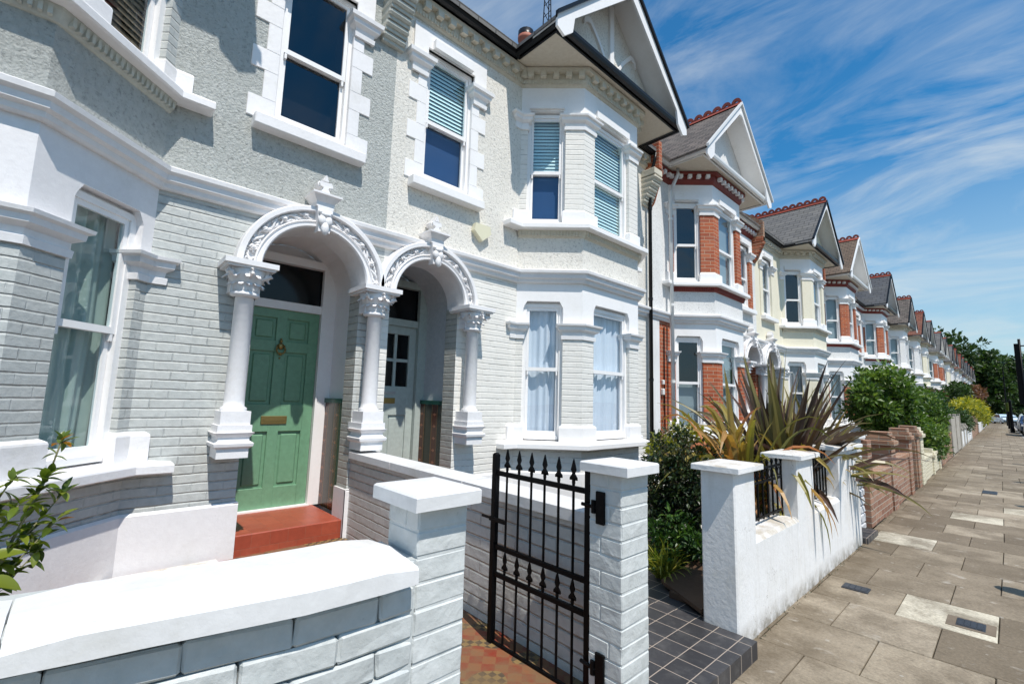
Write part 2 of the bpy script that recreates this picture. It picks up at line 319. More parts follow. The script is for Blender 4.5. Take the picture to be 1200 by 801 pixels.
# ------------------------------------------------------------------ mesh builder
class MB:
    def __init__(s, T=None, flip=False):
        s.v = []; s.f = []; s.t = []; s.sm = []; s.T = T; s.flip = flip; s.tint = 0.; s.smooth = False; s.mi = 0; s.ml = []
    def P(s, p):
        s.v.append(p); return len(s.v) - 1
    def face(s, ids, hint=None):
        ids = list(ids)
        if hint is not None:
            a = [Vector(s.v[i]) for i in ids]; n = Vector((0, 0, 0))
            for i in range(len(a)): n += a[i].cross(a[(i + 1) % len(a)])
            if n.dot(Vector(hint)) < 0: ids.reverse()
        s.f.append(ids); s.t.append(s.tint); s.sm.append(s.smooth); s.ml.append(s.mi)
    def poly(s, pts, hint=None):
        s.face([s.P(tuple(p)) for p in pts], hint)
    def box8(s, p):
        """p: 8 points, index bits x,y,z"""
        i = [s.P(tuple(q)) for q in p]; c = sum((Vector(q) for q in p), Vector()) / 8
        for q in ((0, 1, 3, 2), (4, 5, 7, 6), (0, 1, 5, 4), (2, 3, 7, 6), (0, 2, 6, 4), (1, 3, 7, 5)):
            fc = sum((Vector(p[k]) for k in q), Vector()) / 4
            s.face([i[k] for k in q], fc - c)
    def box(s, x0, x1, y0, y1, z0, z1):
        s.box8([(x, y, z) for z in (z0, z1) for y in (y0, y1) for x in (x0, x1)])
    def rbox(s, x0, x1, y0, y1, z0, z1, b=.01, jit=0.):
        c = Vector(((x0 + x1) / 2, (y0 + y1) / 2, (z0 + z1) / 2)); h = Vector((abs(x1 - x0) / 2, abs(y1 - y0) / 2, abs(z1 - z0) / 2)); idx = {}
        sm = s.smooth
        for sx in (-1, 1):
            for sy in (-1, 1):
                for sz in (-1, 1):
                    S = (sx, sy, sz)
                    for a in range(3):
                        q = [c[k] + S[k] * (h[k] - (0 if k == a else b)) + (random.uniform(-jit, jit) if jit else 0) for k in range(3)]
                        idx[(S, a)] = s.P(tuple(q))
        def F(keys):
            pts = [Vector(s.v[idx[k]]) for k in keys]; fc = sum(pts, Vector()) / len(pts)
            s.face([idx[k] for k in keys], fc - c)
        for a in range(3):
            o = [k for k in range(3) if k != a]
            for sg in (-1, 1):
                ks = []
                for u, w in ((-1, -1), (1, -1), (1, 1), (-1, 1)):
                    S = [0, 0, 0]; S[a] = sg; S[o[0]] = u; S[o[1]] = w; ks.append((tuple(S), a))
                F(ks)
        for a, b2, cc in ((0, 1, 2), (0, 2, 1), (1, 2, 0)):
            for sa in (-1, 1):
                for sb in (-1, 1):
                    S1 = [0, 0, 0]; S1[a] = sa; S1[b2] = sb; S1[cc] = -1; S2 = list(S1); S2[cc] = 1
                    F([(tuple(S1), a), (tuple(S2), a), (tuple(S2), b2), (tuple(S1), b2)])
        for sx in (-1, 1):
            for sy in (-1, 1):
                for sz in (-1, 1): F([((sx, sy, sz), a) for a in range(3)])
    def sweep(s, path, prof, closed=False, cap=True):
        """path [(x,y)], prof [(offset outward, z)] bottom to top; outward = right hand of travel... dir x Z"""
        n = len(path); rows = []
        dirs = []
        segs = n if closed else n - 1
        for i in range(segs):
            a = path[i]; b = path[(i + 1) % n]; d = Vector((b[0] - a[0], b[1] - a[1])); d.normalize(); dirs.append(d)
        for i in range(n):
            if closed: d0 = dirs[i - 1]; d1 = dirs[i]
            else: d0 = dirs[max(0, i - 1)]; d1 = dirs[min(segs - 1, i)]
            n0 = Vector((d0.y, -d0.x)); n1 = Vector((d1.y, -d1.x)); m = n0 + n1
            if m.length < 1e-6: m = n0
            m.normalize(); k = 1 / max(.35, m.dot(n0))
            rows.append([s.P((path[i][0] + m.x * o * k, path[i][1] + m.y * o * k, z)) for o, z in prof])
        for i in range(segs):
            A = rows[i]; B = rows[(i + 1) % n]
            for j in range(len(prof) - 1): s.face([A[j], B[j], B[j + 1], A[j + 1]])
        if cap and not closed and len(prof) > 2:
            s.face(list(reversed(rows[0]))); s.face(rows[-1])
    def prism(s, poly, z0, z1):
        """vertical extrusion of a 2D polygon"""
        a = [s.P((x, y, z0)) for x, y in poly]; b = [s.P((x, y, z1)) for x, y in poly]; n = len(poly)
        c = Vector((sum(p[0] for p in poly) / n, sum(p[1] for p in poly) / n, (z0 + z1) / 2))
        s.face(a, (0, 0, -1)); s.face(b, (0, 0, 1))
        for i in range(n):
            j = (i + 1) % n; mid = Vector(((poly[i][0] + poly[j][0]) / 2, (poly[i][1] + poly[j][1]) / 2, c.z))
            s.face([a[i], a[j], b[j], b[i]], mid - c)
    def extr(s, pts, off):
        """extrude planar polygon (3D pts) by vector"""
        off = Vector(off); a = [s.P(tuple(p)) for p in pts]; b = [s.P(tuple(Vector(p) + off)) for p in pts]; n = len(pts)
        c = sum((Vector(p) for p in pts), Vector()) / n + off / 2
        s.face(a, -off); s.face(b, off)
        nn = off.normalized()
        for i in range(n):
            j = (i + 1) % n; e = (Vector(pts[j]) - Vector(pts[i])); mid = (Vector(pts[i]) + Vector(pts[j])) / 2 + off / 2
            s.face([a[i], a[j], b[j], b[i]], mid - c)
    def lathe(s, cx, cy, prof, seg=16, a0=0., a1=2 * math.pi):
        full = abs(a1 - a0 - 2 * math.pi) < 1e-6; rows = []; n = seg if full else seg + 1
        for k in range(n):
            a = a0 + (a1 - a0) * k / seg
            rows.append([s.P((cx + r * math.cos(a), cy + r * math.sin(a), z)) for r, z in prof])
        for k in range(seg):
            A = rows[k]; B = rows[(k + 1) % n]
            for j in range(len(prof) - 1): s.face([A[j], B[j], B[j + 1], A[j + 1]])
    def tube(s, pts, rad, seg=8, cap=True):
        pts = [Vector(p) for p in pts]; rows = []
        if not isinstance(rad, (list, tuple)): rad = [rad] * len(pts)
        up = Vector((0, 0, 1))
        for i, p in enumerate(pts):
            d = (pts[min(i + 1, len(pts) - 1)] - pts[max(i - 1, 0)]).normalized()
            a = d.cross(up)
            if a.length < .05: a = d.cross(Vector((1, 0, 0)))
            a.normalize(); b = d.cross(a)
            rows.append([s.P(tuple(p + (a * math.cos(t) + b * math.sin(t)) * rad[i])) for t in [2 * math.pi * k / seg for k in range(seg)]])
        for i in range(len(pts) - 1):
            for k in range(seg):
                q = [rows[i][k], rows[i + 1][k], rows[i + 1][(k + 1) % seg], rows[i][(k + 1) % seg]]
                ctr = (pts[i] + pts[i + 1]) / 2; fc = sum((Vector(s.v[x]) for x in q), Vector()) / 4
                s.face(q, fc - ctr)
        if cap:
            s.face(rows[0], pts[0] - pts[1]); s.face(rows[-1], pts[-1] - pts[-2])
    def ball(s, c, r, sc=(1, 1, 1), seg=8, rings=6, rot=None):
        c = Vector(c); rows = []
        for i in range(rings + 1):
            th = math.pi * i / rings; row = []
            for k in range(seg):
                ph = 2 * math.pi * k / seg
                q = Vector((math.sin(th) * math.cos(ph) * sc[0], math.sin(th) * math.sin(ph) * sc[1], math.cos(th) * sc[2])) * r
                if rot: q = rot @ q
                row.append(s.P(tuple(c + q)))
            rows.append(row)
        for i in range(rings):
            for k in range(seg):
                q = [rows[i][k], rows[i + 1][k], rows[i + 1][(k + 1) % seg], rows[i][(k + 1) % seg]]
                fc = sum((Vector(s.v[x]) for x in q), Vector()) / 4
                s.face(q, fc - c)
    def build(s, name, mat, parent=None, smooth=None):
        v = [s.T(p) for p in s.v] if s.T else s.v
        me = bpy.data.meshes.new(name); f = [list(reversed(q)) for q in s.f] if s.flip else s.f
        me.from_pydata(v, [], f)
        for q in (mat if isinstance(mat, (list, tuple)) else [mat]): me.materials.append(q)
        if any(s.ml): me.polygons.foreach_set('material_index', s.ml)
        me.uv_layers.new(name='UVMap'); me.attributes.new('tint', 'FLOAT', 'CORNER')
        ud = [0.] * (2 * len(me.loops)); td = [0.] * len(me.loops); sm = [False] * len(me.polygons)
        vs = me.vertices
        for pi, p in enumerate(me.polygons):
            n = p.normal
            if abs(n.z) > .98: t = Vector((1, 0, 0)); w = Vector((0, 1, 0))
            else:
                t = Vector((-n.y, n.x, 0)).normalized(); w = n.cross(t)
                if abs(t.y) > abs(t.x) and t.y < 0 or abs(t.x) >= abs(t.y) and t.x < 0: t = -t
                if w.z < 0: w = -w
            for li in p.loop_indices:
                co = vs[me.loops[li].vertex_index].co
                ud[2 * li] = co.dot(t); ud[2 * li + 1] = co.dot(w); td[li] = s.t[pi]
            sm[pi] = s.sm[pi] if smooth is None else smooth
        me.uv_layers['UVMap'].data.foreach_set('uv', ud); me.attributes['tint'].data.foreach_set('value', td); me.polygons.foreach_set('use_smooth', sm)
        me.update()
        o = bpy.data.objects.new(name, me); COL.objects.link(o)
        if parent is not None: o.parent = parent
        return o
def tag(o, label=None, cat=None, group=None, kind=None):
    if label: o['label'] = label
    if cat: o['category'] = cat
    if group: o['group'] = group
    if kind: o['kind'] = kind
    return o
def thing(name, label, cat, loc=(0, 0, 0), rz=0., group=None):
    o = bpy.data.objects.new(name, None); COL.objects.link(o); o.location = loc; o.rotation_euler = (0, 0, rz)
    o.empty_display_size = .2
    return tag(o, label, cat, group)
# ------------------------------------------------------------------ houses
XF = -4.6
ZS0, ZS1 = 3.11, 3.295          # string course
def seg(A, B):
    """local frame of a wall face: returns Q(s,o,z) and length"""
    A = Vector(A); B = Vector(B); L = (B - A).length; t = (B - A) / L; n = Vector((t.y, -t.x))
    def Q(s_, o, z): return (A.x + t.x * s_ + n.x * o, A.y + t.y * s_ + n.y * o, z)
    return Q, L, n
def obox(mb, Q, s0, s1, o0, o1, z0, z1):
    mb.box8([Q(s_, o, z) for z in (z0, z1) for o in (o0, o1) for s_ in (s0, s1)])
def sash(root, new, A, B, z0, z1, style, name='window', zmid=None, mats=None, inset=.055, fr=None):
    """sliding sash window in the opening between plan points A and B"""
    Q, L, n = seg(A, B); H = z1 - z0; zm = zmid or z0 + H * .5
    mb = new(); f = .05; o1 = -inset
    obox(mb, Q, 0, f, o1 - .09, o1, z0, z1); obox(mb, Q, L - f, L, o1 - .09, o1, z0, z1)
    obox(mb, Q, f, L - f, o1 - .09, o1, z1 - f, z1); obox(mb, Q, f, L - f, o1 - .09, o1 + .02, z0, z0 + .05)
    g = f + .002; s = .035
    for (a, b, oo) in ((zm - .02, z1 - f, o1 - .045), (z0 + .05, zm + .022, o1 - .08)):
        obox(mb, Q, g, g + s, oo, oo + .032, a, b); obox(mb, Q, L - g - s, L - g, oo, oo + .032, a, b)
        obox(mb, Q, g + s, L - g - s, oo, oo + .032, b - .042, b); obox(mb, Q, g + s, L - g - s, oo, oo + .032, a, a + (.05 if a > z0 + .1 else .06))
    if style != 'plain':
        for sx in (g + .012, L - g - .012 - .02):       # sash horns
            obox(mb, Q, sx, sx + .022, o1 - .043, o1 - .015, zm - .075, zm - .018)
    w = mb.build(name, fr or M['white'], root)
    up, lo, gl = mats
    gm = new()
    for a, b, oo in ((zm + .02, z1 - f - .04, o1 - .03), (z0 + .1, zm - .018, o1 - .066)):
        gm.poly([Q(g + s - .004, oo, a - .01), Q(L - g - s + .004, oo, a - .01), Q(L - g - s + .004, oo, b + .01), Q(g + s - .004, oo, b + .01)], (n.x, n.y, 0))
    gm.build('glass', gl, w)
    def curtain(mat, za, zb, nm, amp=.036, gap=0.):
        cm = new(); cm.smooth = True; K = 60; prev = None; ph = random.random() * 6
        for k in range(K + 1):
            t = k / K; ss = .01 + t * (L - .02)
            o = o1 - .125 + amp * (math.sin(t * 31 * L + ph + 1.5 * math.sin(t * 9 + ph)) * .6 + .4 * math.sin(t * 67 * L + ph * 2))
            pin = 1 - .0 * t
            a = cm.P(Q(ss, o - .02, za)); b = cm.P(Q(ss, o * 1.0 + .01 * math.sin(t * 40), (za + zb) / 2)); c = cm.P(Q(ss, o, zb))
            if prev: cm.face([prev[0], a, b, prev[1]], (n.x, n.y, 0)); cm.face([prev[1], b, c, prev[2]], (n.x, n.y, 0))
            prev = (a, b, c)
        cm.build(nm, mat, w)
    def blind(za, zb, bm0=None):
        bm_ = new(); k = za + .005
        while k < zb - .02:
            p = [Q(.03, o1 - .092, k), Q(L - .03, o1 - .092, k), Q(L - .03, o1 - .115, k + .0535), Q(.03, o1 - .115, k + .0535)]
            bm_.poly(p, (n.x, n.y, .6)); k += .052
        bm_.build('blind', bm0 or M['blind'], w)
    def flat(mat, za, zb, nm, oo=.34):
        fm = new(); fm.poly([Q(.0, o1 - oo, za), Q(L, o1 - oo, za), Q(L, o1 - oo, zb), Q(.0, o1 - oo, zb)], (n.x, n.y, 0)); fm.build(nm, mat, w)
    bx = new(); D_ = o1 - .5; za_, zb_ = z0 - .02, z1 + .02
    c_ = [Q(0, o1 - .09, za_), Q(L, o1 - .09, za_), Q(L, o1 - .09, zb_), Q(0, o1 - .09, zb_)]; e_ = [Q(0, D_, za_), Q(L, D_, za_), Q(L, D_, zb_), Q(0, D_, zb_)]
    bx.poly(e_)
    for i_ in range(4): bx.poly([c_[i_], c_[(i_ + 1) % 4], e_[(i_ + 1) % 4], e_[i_]])
    bx.build('dark_interior', M['dark'], w)
    for kind, za, zb in ((up, zm, z1), (lo, z0, zm)):
        if kind == 'blind': blind(za, zb)
        elif kind == 'brown': blind(za, zb, M['blind_brown'])
        elif kind == 'navy': flat(M['navy'], za - .02, zb, 'reflection_sheet', .12)  # navy sheet behind the glass paints in the reflected sky
        elif kind and kind.startswith('curtain') and not (kind == up == lo and za == z0): curtain(M[kind], z0 if up == lo else za, zb, 'curtain')
        elif kind == 'net': flat(M['curtain_grey'], za, zb, 'net_curtain', .13)
    return w

def arch_sweep(mb, wc, zc, prof, seg=28, a0=0., a1=math.pi):
    """prof: list of (radius, d)"""
    rows = []
    for k in range(seg + 1):
        a = a0 + (a1 - a0) * k / seg
        rows.append([mb.P((wc + r * math.cos(a), d, zc + r * math.sin(a))) for r, d in prof])
    for k in range(seg):
        for j in range(len(prof) - 1):
            q = [rows[k][j], rows[k + 1][j], rows[k + 1][j + 1], rows[k][j + 1]]
            (r0, d0), (r1, d1) = prof[j], prof[j + 1]; a = a0 + (a1 - a0) * (k + .5) / seg
            nr, nd = (d1 - d0) * -1, (r1 - r0)     # outward when prof goes inner->outer
            mb.face(q, (nr * math.cos(a), nd, nr * math.sin(a)))

def capital(root, new, w, rich=True):
    """foliate porch capital at plan centre (w, d=.14) z 2.33-2.6"""
    mb = new(); mb.smooth = True; d = .13
    mb.lathe(w, d, [(.085, 2.30), (.115, 2.315), (.115, 2.335), (.09, 2.345), (.10, 2.40), (.14, 2.47), (.17, 2.53), (.10, 2.54)], 18)
    mb.smooth = False
    a = .205
    mb.box(w - a, w + a, -.1, d + .19, 2.555, 2.60); mb.box(w - a + .02, w + a - .02, -.1, d + .17, 2.535, 2.557)
    mb.box(w - .115, w + .115, -.12, d + .0, 2.34, 2.54)
    if rich:
        mb.smooth = True
        def leaf(t, r0, z0, h, out, wd_):
            n = 7; prev = None; ct, st = math.cos(t), math.sin(t)
            for q in range(n + 1):
                f = q / n; rr = r0 + out * f ** 2.2; zz = z0 + h * math.sin(min(1.25, f * 1.25) * math.pi / 2) if f < .8 else z0 + h * (1 - (f - .8) * 1.4)
                ww_ = wd_ * (1 - .25 * f) * (1 if q < n else .45) * (1 + .18 * (q % 2))
                pts = []
                for u_, dr in ((-1, -.012), (-.4, .004), (0, -.004), (.4, .004), (1, -.012)):
                    pts.append(mb.P((w + (rr + dr) * ct - u_ * ww_ * st, d + (rr + dr) * st + u_ * ww_ * ct, zz)))
                if prev:
                    for a_ in range(4): mb.face([prev[a_], prev[a_ + 1], pts[a_ + 1], pts[a_]], (ct, st, .3))
                prev = pts
        for k in range(9):
            t = -.2 * math.pi + 1.4 * math.pi * k / 8
            leaf(t, .092, 2.335, .085, .055, .032); leaf(t + .17, .10, 2.36, .135, .085, .030)
        for sx, sy in ((-1, .9), (1, .9), (0, 1.3)):    # volutes
            cx, cy = w + sx * .135, d + .12 * sy; nx, ny = (sx, 1.) if sx else (0, 1)
            l_ = math.hypot(nx, ny); nx /= l_; ny /= l_
            pts = []
            for q in range(15):
                a_ = q * .75; rr = .042 * (1 - q / 16.); pts.append((cx + nx * rr * math.cos(a_), cy + ny * rr * math.cos(a_), 2.495 + rr * math.sin(a_)))
            mb.tube([(w + nx * .06, d + ny * .05, 2.43)] + pts, [.012] + [.017 - .0007 * q for q in range(15)], 7)
            mb.ball((cx, cy, 2.495), .02)
        for k in range(16):
            t = -.2 + (math.pi + .4) * k / 15; mb.ball((w + .15 * math.cos(t), d + .15 * math.sin(t), 2.523), .014, (1, 1, .8), 6, 4)
    return mb.build('capital', M['trimA'], root)
def column(root, new, w):
    mb = new(); mb.smooth = True; d = .13
    mb.lathe(w, d, [(.098, 1.33), (.10, 1.345), (.10, 1.36), (.08, 1.375), (.078, 1.42), (.072, 2.31), (.085, 2.32)], 20)
    c = mb.build('column', M['trimA'], root)
    b = new()
    a = .125
    b.box(w - a + .015, w + a - .015, -.05, d + .115, 1.22, 1.335)
    b.box(w - a - .0, w + a, -.05, d + .13, 1.16, 1.222)
    prof = [(0, .955), (.02, .955), (.02, 1.03), (.045, 1.05), (.05, 1.075), (.02, 1.095), (.018, 1.12), (.05, 1.162), (0, 1.163)]
    b.sweep([(w + a - .03, -.02), (w + a - .03, d + .1), (w - a + .03, d + .1), (w - a + .03, -.02)], prof, cap=False)
    b.box(w - a + .03, w + a - .03, -.02, d + .1, .956, 1.163)
    b.build('column_base', M['trimA'], root)

def porch(root, new, wc, pal, r, door, lod):
    """round headed porch: archivolt, tunnel, door"""
    zc = 2.6; R1 = r + .21
    a = new(); a.smooth = False
    arch_sweep(a, wc, zc, [(r, -.22), (r, .13), (r + .012, .15), (r + .03, .15), (r + .038, .132), (r + .05, .132), (r + .06, .15), (r + .070, .14), (r + .072, .105),
                           (r + .150, .105), (r + .154, .15), (r + .160, .16), (r + .198, .16), (r + .208, .15), (r + .21, .0)], 40 if lod == 0 else 20)
    arch = a.build('arch', M['trimA'] if lod < 2 else M['white'], root)
    if lod < 2:
        c = new(); c.smooth = True; K = 17; rr = r + .110
        def PP(t, u_, v_, dd=.0): return (wc + (rr + v_) * math.cos(t + u_ / rr), .108 + dd, zc + (rr + v_) * math.sin(t + u_ / rr))
        for k in range(K + 1):
            if k == 9: c.build('carving', M['trimA'], arch); c = new(); c.smooth = True
            t = R(6) + (math.pi - R(12)) * k / K
            if abs(t - math.pi / 2) < .12: continue
            if k % 2 == 0:
                pts = [PP(t, .029 * (1 - q / 13.) * math.cos(q * .7), .029 * (1 - q / 13.) * math.sin(q * .7), .018 + .002 * q) for q in range(12)]
                c.tube(pts, .009, 6)
                c.ball(PP(t, 0, 0, .01), .026, (1, .7, 1), 9, 6); c.ball(PP(t, 0, 0, .04), .011, (1, 1, 1), 6, 4)
            if lod < 2:
                sg = 1 if k % 4 < 2 else -1
                pts = [PP(t, -.055 + .11 * q / 8, sg * .024 * math.cos(q / 8 * math.pi), .012) for q in range(9)]; c.tube(pts, [.006 + .006 * math.sin(q / 8 * math.pi) for q in range(9)], 6)
                for q in range(6):
                    u_, v_ = random.uniform(-.05, .05), random.choice((-1, 1)) * random.uniform(.016, .027)
                    rot = Matrix.Rotation(-(t + random.uniform(-.9, .9)), 3, 'Y')
                    c.ball(PP(t, u_, v_, .004), .016, (.75, .75, 1.9), 6, 4, rot)
        # keystone with leaf, block and fleuron
        c.build('carving', M['trimA'], arch)
        k = new(); k.smooth = False; zt = zc + r
        k.extr([(wc - .055, .1, zt - .05), (wc + .055, .1, zt - .05), (wc + .075, .1, zt + .2), (wc - .075, .1, zt + .2)], (0, .10, 0))
        k.box(wc - .085, wc + .085, -.02, .19, zt + .2, zt + .27)
        k.sweep([(wc + .085, -.02), (wc + .085, .19), (wc - .085, .19), (wc - .085, -.02)], [(0, zt + .25), (.015, zt + .27), (.04, zt + .30), (.055, zt + .31), (.055, zt + .33), (0, zt + .335), (-.08, zt + .335)], cap=False)
        k.smooth = True
        k.ball((wc, .22, zt - .02), .05, (.8, .6, 1.3)); k.ball((wc - .03, .215, zt + .06), .045, (.9, .6, 1.2)); k.ball((wc + .03, .215, zt + .06), .045, (.9, .6, 1.2))
        k.ball((wc, .22, zt + .12), .035, (1.6, .7, .8)); k.ball((wc - .045, .21, zt + .14), .025); k.ball((wc + .045, .21, zt + .14), .025)
        zf = zt + .335
        k.lathe(wc, .09, [(.075, zf), (.06, zf + .02), (.035, zf + .05), (.03, zf + .07), (.0, zf + .075)], 12)
        k.smooth = False
        half = [(0, .215), (.020, .165), (.032, .135), (.060, .140), (.078, .115), (.062, .085), (.034, .080), (.028, .062), (.048, .035), (.066, .0)]
        for hd_, dd_ in ((1., .05), (.82, .075)):
            hh = [(a_ * hd_, b_ * (1 if hd_ == 1 else .93) + (0 if hd_ == 1 else .008)) for a_, b_ in half]
            for a_ in range(len(hh) - 1):
                (x0, z0_), (x1, z1_) = hh[a_], hh[a_ + 1]
                for sx in (-1, 1): k.extr([(wc, .09 - dd_, zf + z0_), (wc + sx * x0 + sx * .0005, .09 - dd_, zf + z0_), (wc + sx * x1 + sx * .0005, .09 - dd_, zf + z1_), (wc, .09 - dd_, zf + z1_)], (0, 2 * dd_ , 0))
        k.build('keystone', M['trimA'], arch)
    # tunnel
    D = -.90; rt = r + .07
    t = new()
    arch_sweep(t, wc, zc, [(rt, D), (rt, -.22)], 24)
    arch_sweep(t, wc, zc, [(r, -.219), (rt, -.219)], 24)
    for sx in (-1, 1):
        x = wc + sx * rt
        t.poly([(x, D, .0), (x, -.24, .0), (x, -.24, zc), (x, D, zc)], (-sx, 0, 0))
        t.poly([(x, -.24, .0), (wc + sx * r, -.24, 0), (wc + sx * r, -.24, zc), (x, -.24, zc)], (0, -1, 0))
    pts = [(wc - rt, D, 0)] + [(wc + rt * math.cos(q), D, zc + rt * math.sin(q)) for q in [math.pi - math.pi * k / 16 for k in range(17)]] + [(wc + rt, D, 0)]
    t.poly(pts, (0, 1, 0))
    t.build('porch_lining', M['white'] if door != 'sage' else m_porchB, root)
    for sx in (-1, 1):
        j = new(); x = wc + sx * r
        j.poly([(x, -.24, .55), (x, .0, .55), (x, .0, zc), (x, -.24, zc)], (-sx, 0, 0))
        j.build('porch_jamb', pal['jamb'], root)
    for sx in (-1, 1):
        p = new(); x = wc + sx * r
        p.poly([(x - sx * .02, -.26, .0), (x - sx * .02, .03, .0), (x - sx * .02, .03, .555), (x - sx * .02, -.26, .555)], (-sx, 0, 0))
        p.poly([(x - sx * .02, -.26, .555), (x - sx * .02, .03, .555), (x + sx * .02, .03, .555), (x + sx * .02, -.26, .555)], (0, 0, 1))
        p.build('jamb_plinth', pal['plinth'], root)
    if lod < 2:
        for sx in (-1, 1):
            dd = new(); x = wc + sx * rt
            dd.box(min(x, x - sx * .035), max(x, x - sx * .035), D + .04, -.27, .27, 1.40)
            da = dd.build('tile_dado', M['dado'], root)
            dc = new(); dc.box(min(x, x - sx * .05), max(x, x - sx * .05), D + .03, -.26, 1.40, 1.45); dc.build('dado_cap', M['green_cap'], da)
    # step
    st = new(); st.rbox(wc - r + .022, wc + r - .022, D, .0, .02, .27, .008); st.build('door_step', M['redtile'] if door != 'other' else M['blacktile'], root)
    # frame and door
    fm = M['white'] if door != 'sage' else M['sage_door']
    f = new(); dz0, dz1 = .285, 2.41; lw = .42
    zt = 2.93 if r > .4 else 2.9
    for a0, a1 in ((-rt + .0, -lw), (lw, rt)): f.box(wc + a0, wc + a1, D + .002, D + .11, .27, zt)
    f.box(wc - rt, wc + rt, D + .002, D + .12, zt, zt + .09); f.box(wc - lw, wc + lw, D + .002, D + .10, dz1, dz1 + .09); f.box(wc - lw, wc + lw, D, D + .13, .26, .285)
    f.box(wc - lw, wc - lw + .02, D + .06, D + .125, .27, zt); f.box(wc + lw - .02, wc + lw, D + .06, D + .125, .27, zt)
    fr = f.build('door_frame', fm, root)
    g = new(); g.poly([(wc - lw, D + .03, dz1 + .08), (wc + lw, D + .03, dz1 + .08), (wc + lw, D + .03, zt + .01), (wc - lw, D + .03, zt + .01)], (0, 1, 0)); g.build('fanlight', M['glass_black'], fr)
    lw -= .022
    dr = new(); mat = {'green': M['green_door'], 'sage': M['sage_door'], 'other': pal.get('door', M['black'])}[door]
    D0, D1 = D + .02, D + .065
    def stile(a, b, z0, z1): dr.rbox(wc + a, wc + b, D0, D1, z0, z1, .004)
    if door != 'sage':
        zs = [dz0, .50, 1.08, 1.37, 1.94, 2.06, 2.31, dz1]
        stile(-lw, -lw + .11, dz0, dz1); stile(lw - .11, lw, dz0, dz1); stile(-.055, .055, dz0, dz1)
        for a, b in ((dz0, .50), (1.08, 1.37), (1.94, 2.06), (2.31, dz1)): stile(-lw + .1, -.05, a, b); stile(.05, lw - .1, a, b)
        for a, b in ((.50, 1.08), (1.37, 1.94), (2.06, 2.31)):
            for x0, x1 in ((-lw + .11, -.055), (.055, lw - .11)):
                dr.box(wc + x0 - .004, wc + x1 + .004, D0, D0 + .022, a - .004, b + .004)
                dr.rbox(wc + x0 + .03, wc + x1 - .03, D0 + .01, D0 + .037, a + .03, b - .03, .010)
    else:
        stile(-lw, -lw + .10, dz0, dz1); stile(lw - .10, lw, dz0, dz1)
        for a, b in ((dz0, .46), (1.25, 1.62), (2.30, dz1)): stile(-lw + .098, lw - .098, a, b)
        dr.box(wc - lw + .08, wc + lw - .08, D0, D0 + .02, .45, 1.26)
        stile(-.05, .05, .45, 1.26)
        for x0, x1 in ((-lw + .12, -.07), (.07, lw - .12)): dr.rbox(wc + x0, wc + x1, D0 + .01, D0 + .034, .49, 1.22, .006)
        dr.box(wc - .125, wc - .085, D0, D1 - .01, 1.61, 2.31); dr.box(wc + .085, wc + .125, D0, D1 - .01, 1.61, 2.31); dr.box(wc - lw + .1, wc + lw - .1, D0, D1 - .011, 1.94, 1.98)
    dob = dr.build('door', mat, root)
    if door == 'sage':
        q = new(); q.poly([(wc - lw + .09, D0 + .01, 1.61), (wc + lw - .09, D0 + .01, 1.61), (wc + lw - .09, D0 + .01, 2.31), (wc - lw + .09, D0 + .01, 2.31)], (0, 1, 0)); q.build('door_glass', M['glass_black'], dob)
    if lod == 0:
        q = new(); q.rbox(wc - .13, wc + .13, D1 - .002, D1 + .012, 1.16 if door == 'green' else 1.40, 1.245 if door == 'green' else 1.47, .004)
        q.box(wc - .10, wc + .10, D1 + .011, D1 + .018, (1.19 if door == 'green' else 1.422), (1.215 if door == 'green' else 1.448))
        q.build('letterbox', M['brass'], dob)
        q = new(); q.smooth = True
        if door == 'green':
            q.ball((wc, D1 + .02, 2.0), .036, (1, .5, 1)); q.ball((wc, D1 + .02, 2.055), .018); q.ball((wc, D1 + .015, 2.08), .01)
            q.tube([(wc + .045 * math.cos(t), D1 + .035, 1.965 + .05 * math.sin(t)) for t in [math.pi * k / 8 for k in range(8, 17)]], .009, 6)
            q.tube([(wc - .045, D1 + .035, 1.965), (wc - .035, D1 + .02, 2.01)], .008, 6); q.tube([(wc + .045, D1 + .035, 1.965), (wc + .035, D1 + .02, 2.01)], .008, 6)
            q.ball((wc, D1 + .03, 1.915), .018); q.ball((wc, D1 + .004, 1.87), .009)
            q.build('knocker', M['brass'], dob)
        else:
            q.ball((wc + lw - .07, D1 + .025, 1.0), .022); q.build('door_knob', M['brass'], dob)
            q = new(); q.ball((wc + lw - .07, D1 + .01, 1.33), .02, (1, .5, 1)); q.build('lock', M['brass'], dob)
            q = new(); q.box(wc - .13, wc + .02, D1, D1 + .012, 1.52, 1.555); q.build('number_plate', M['steel'], dob)
    return dob

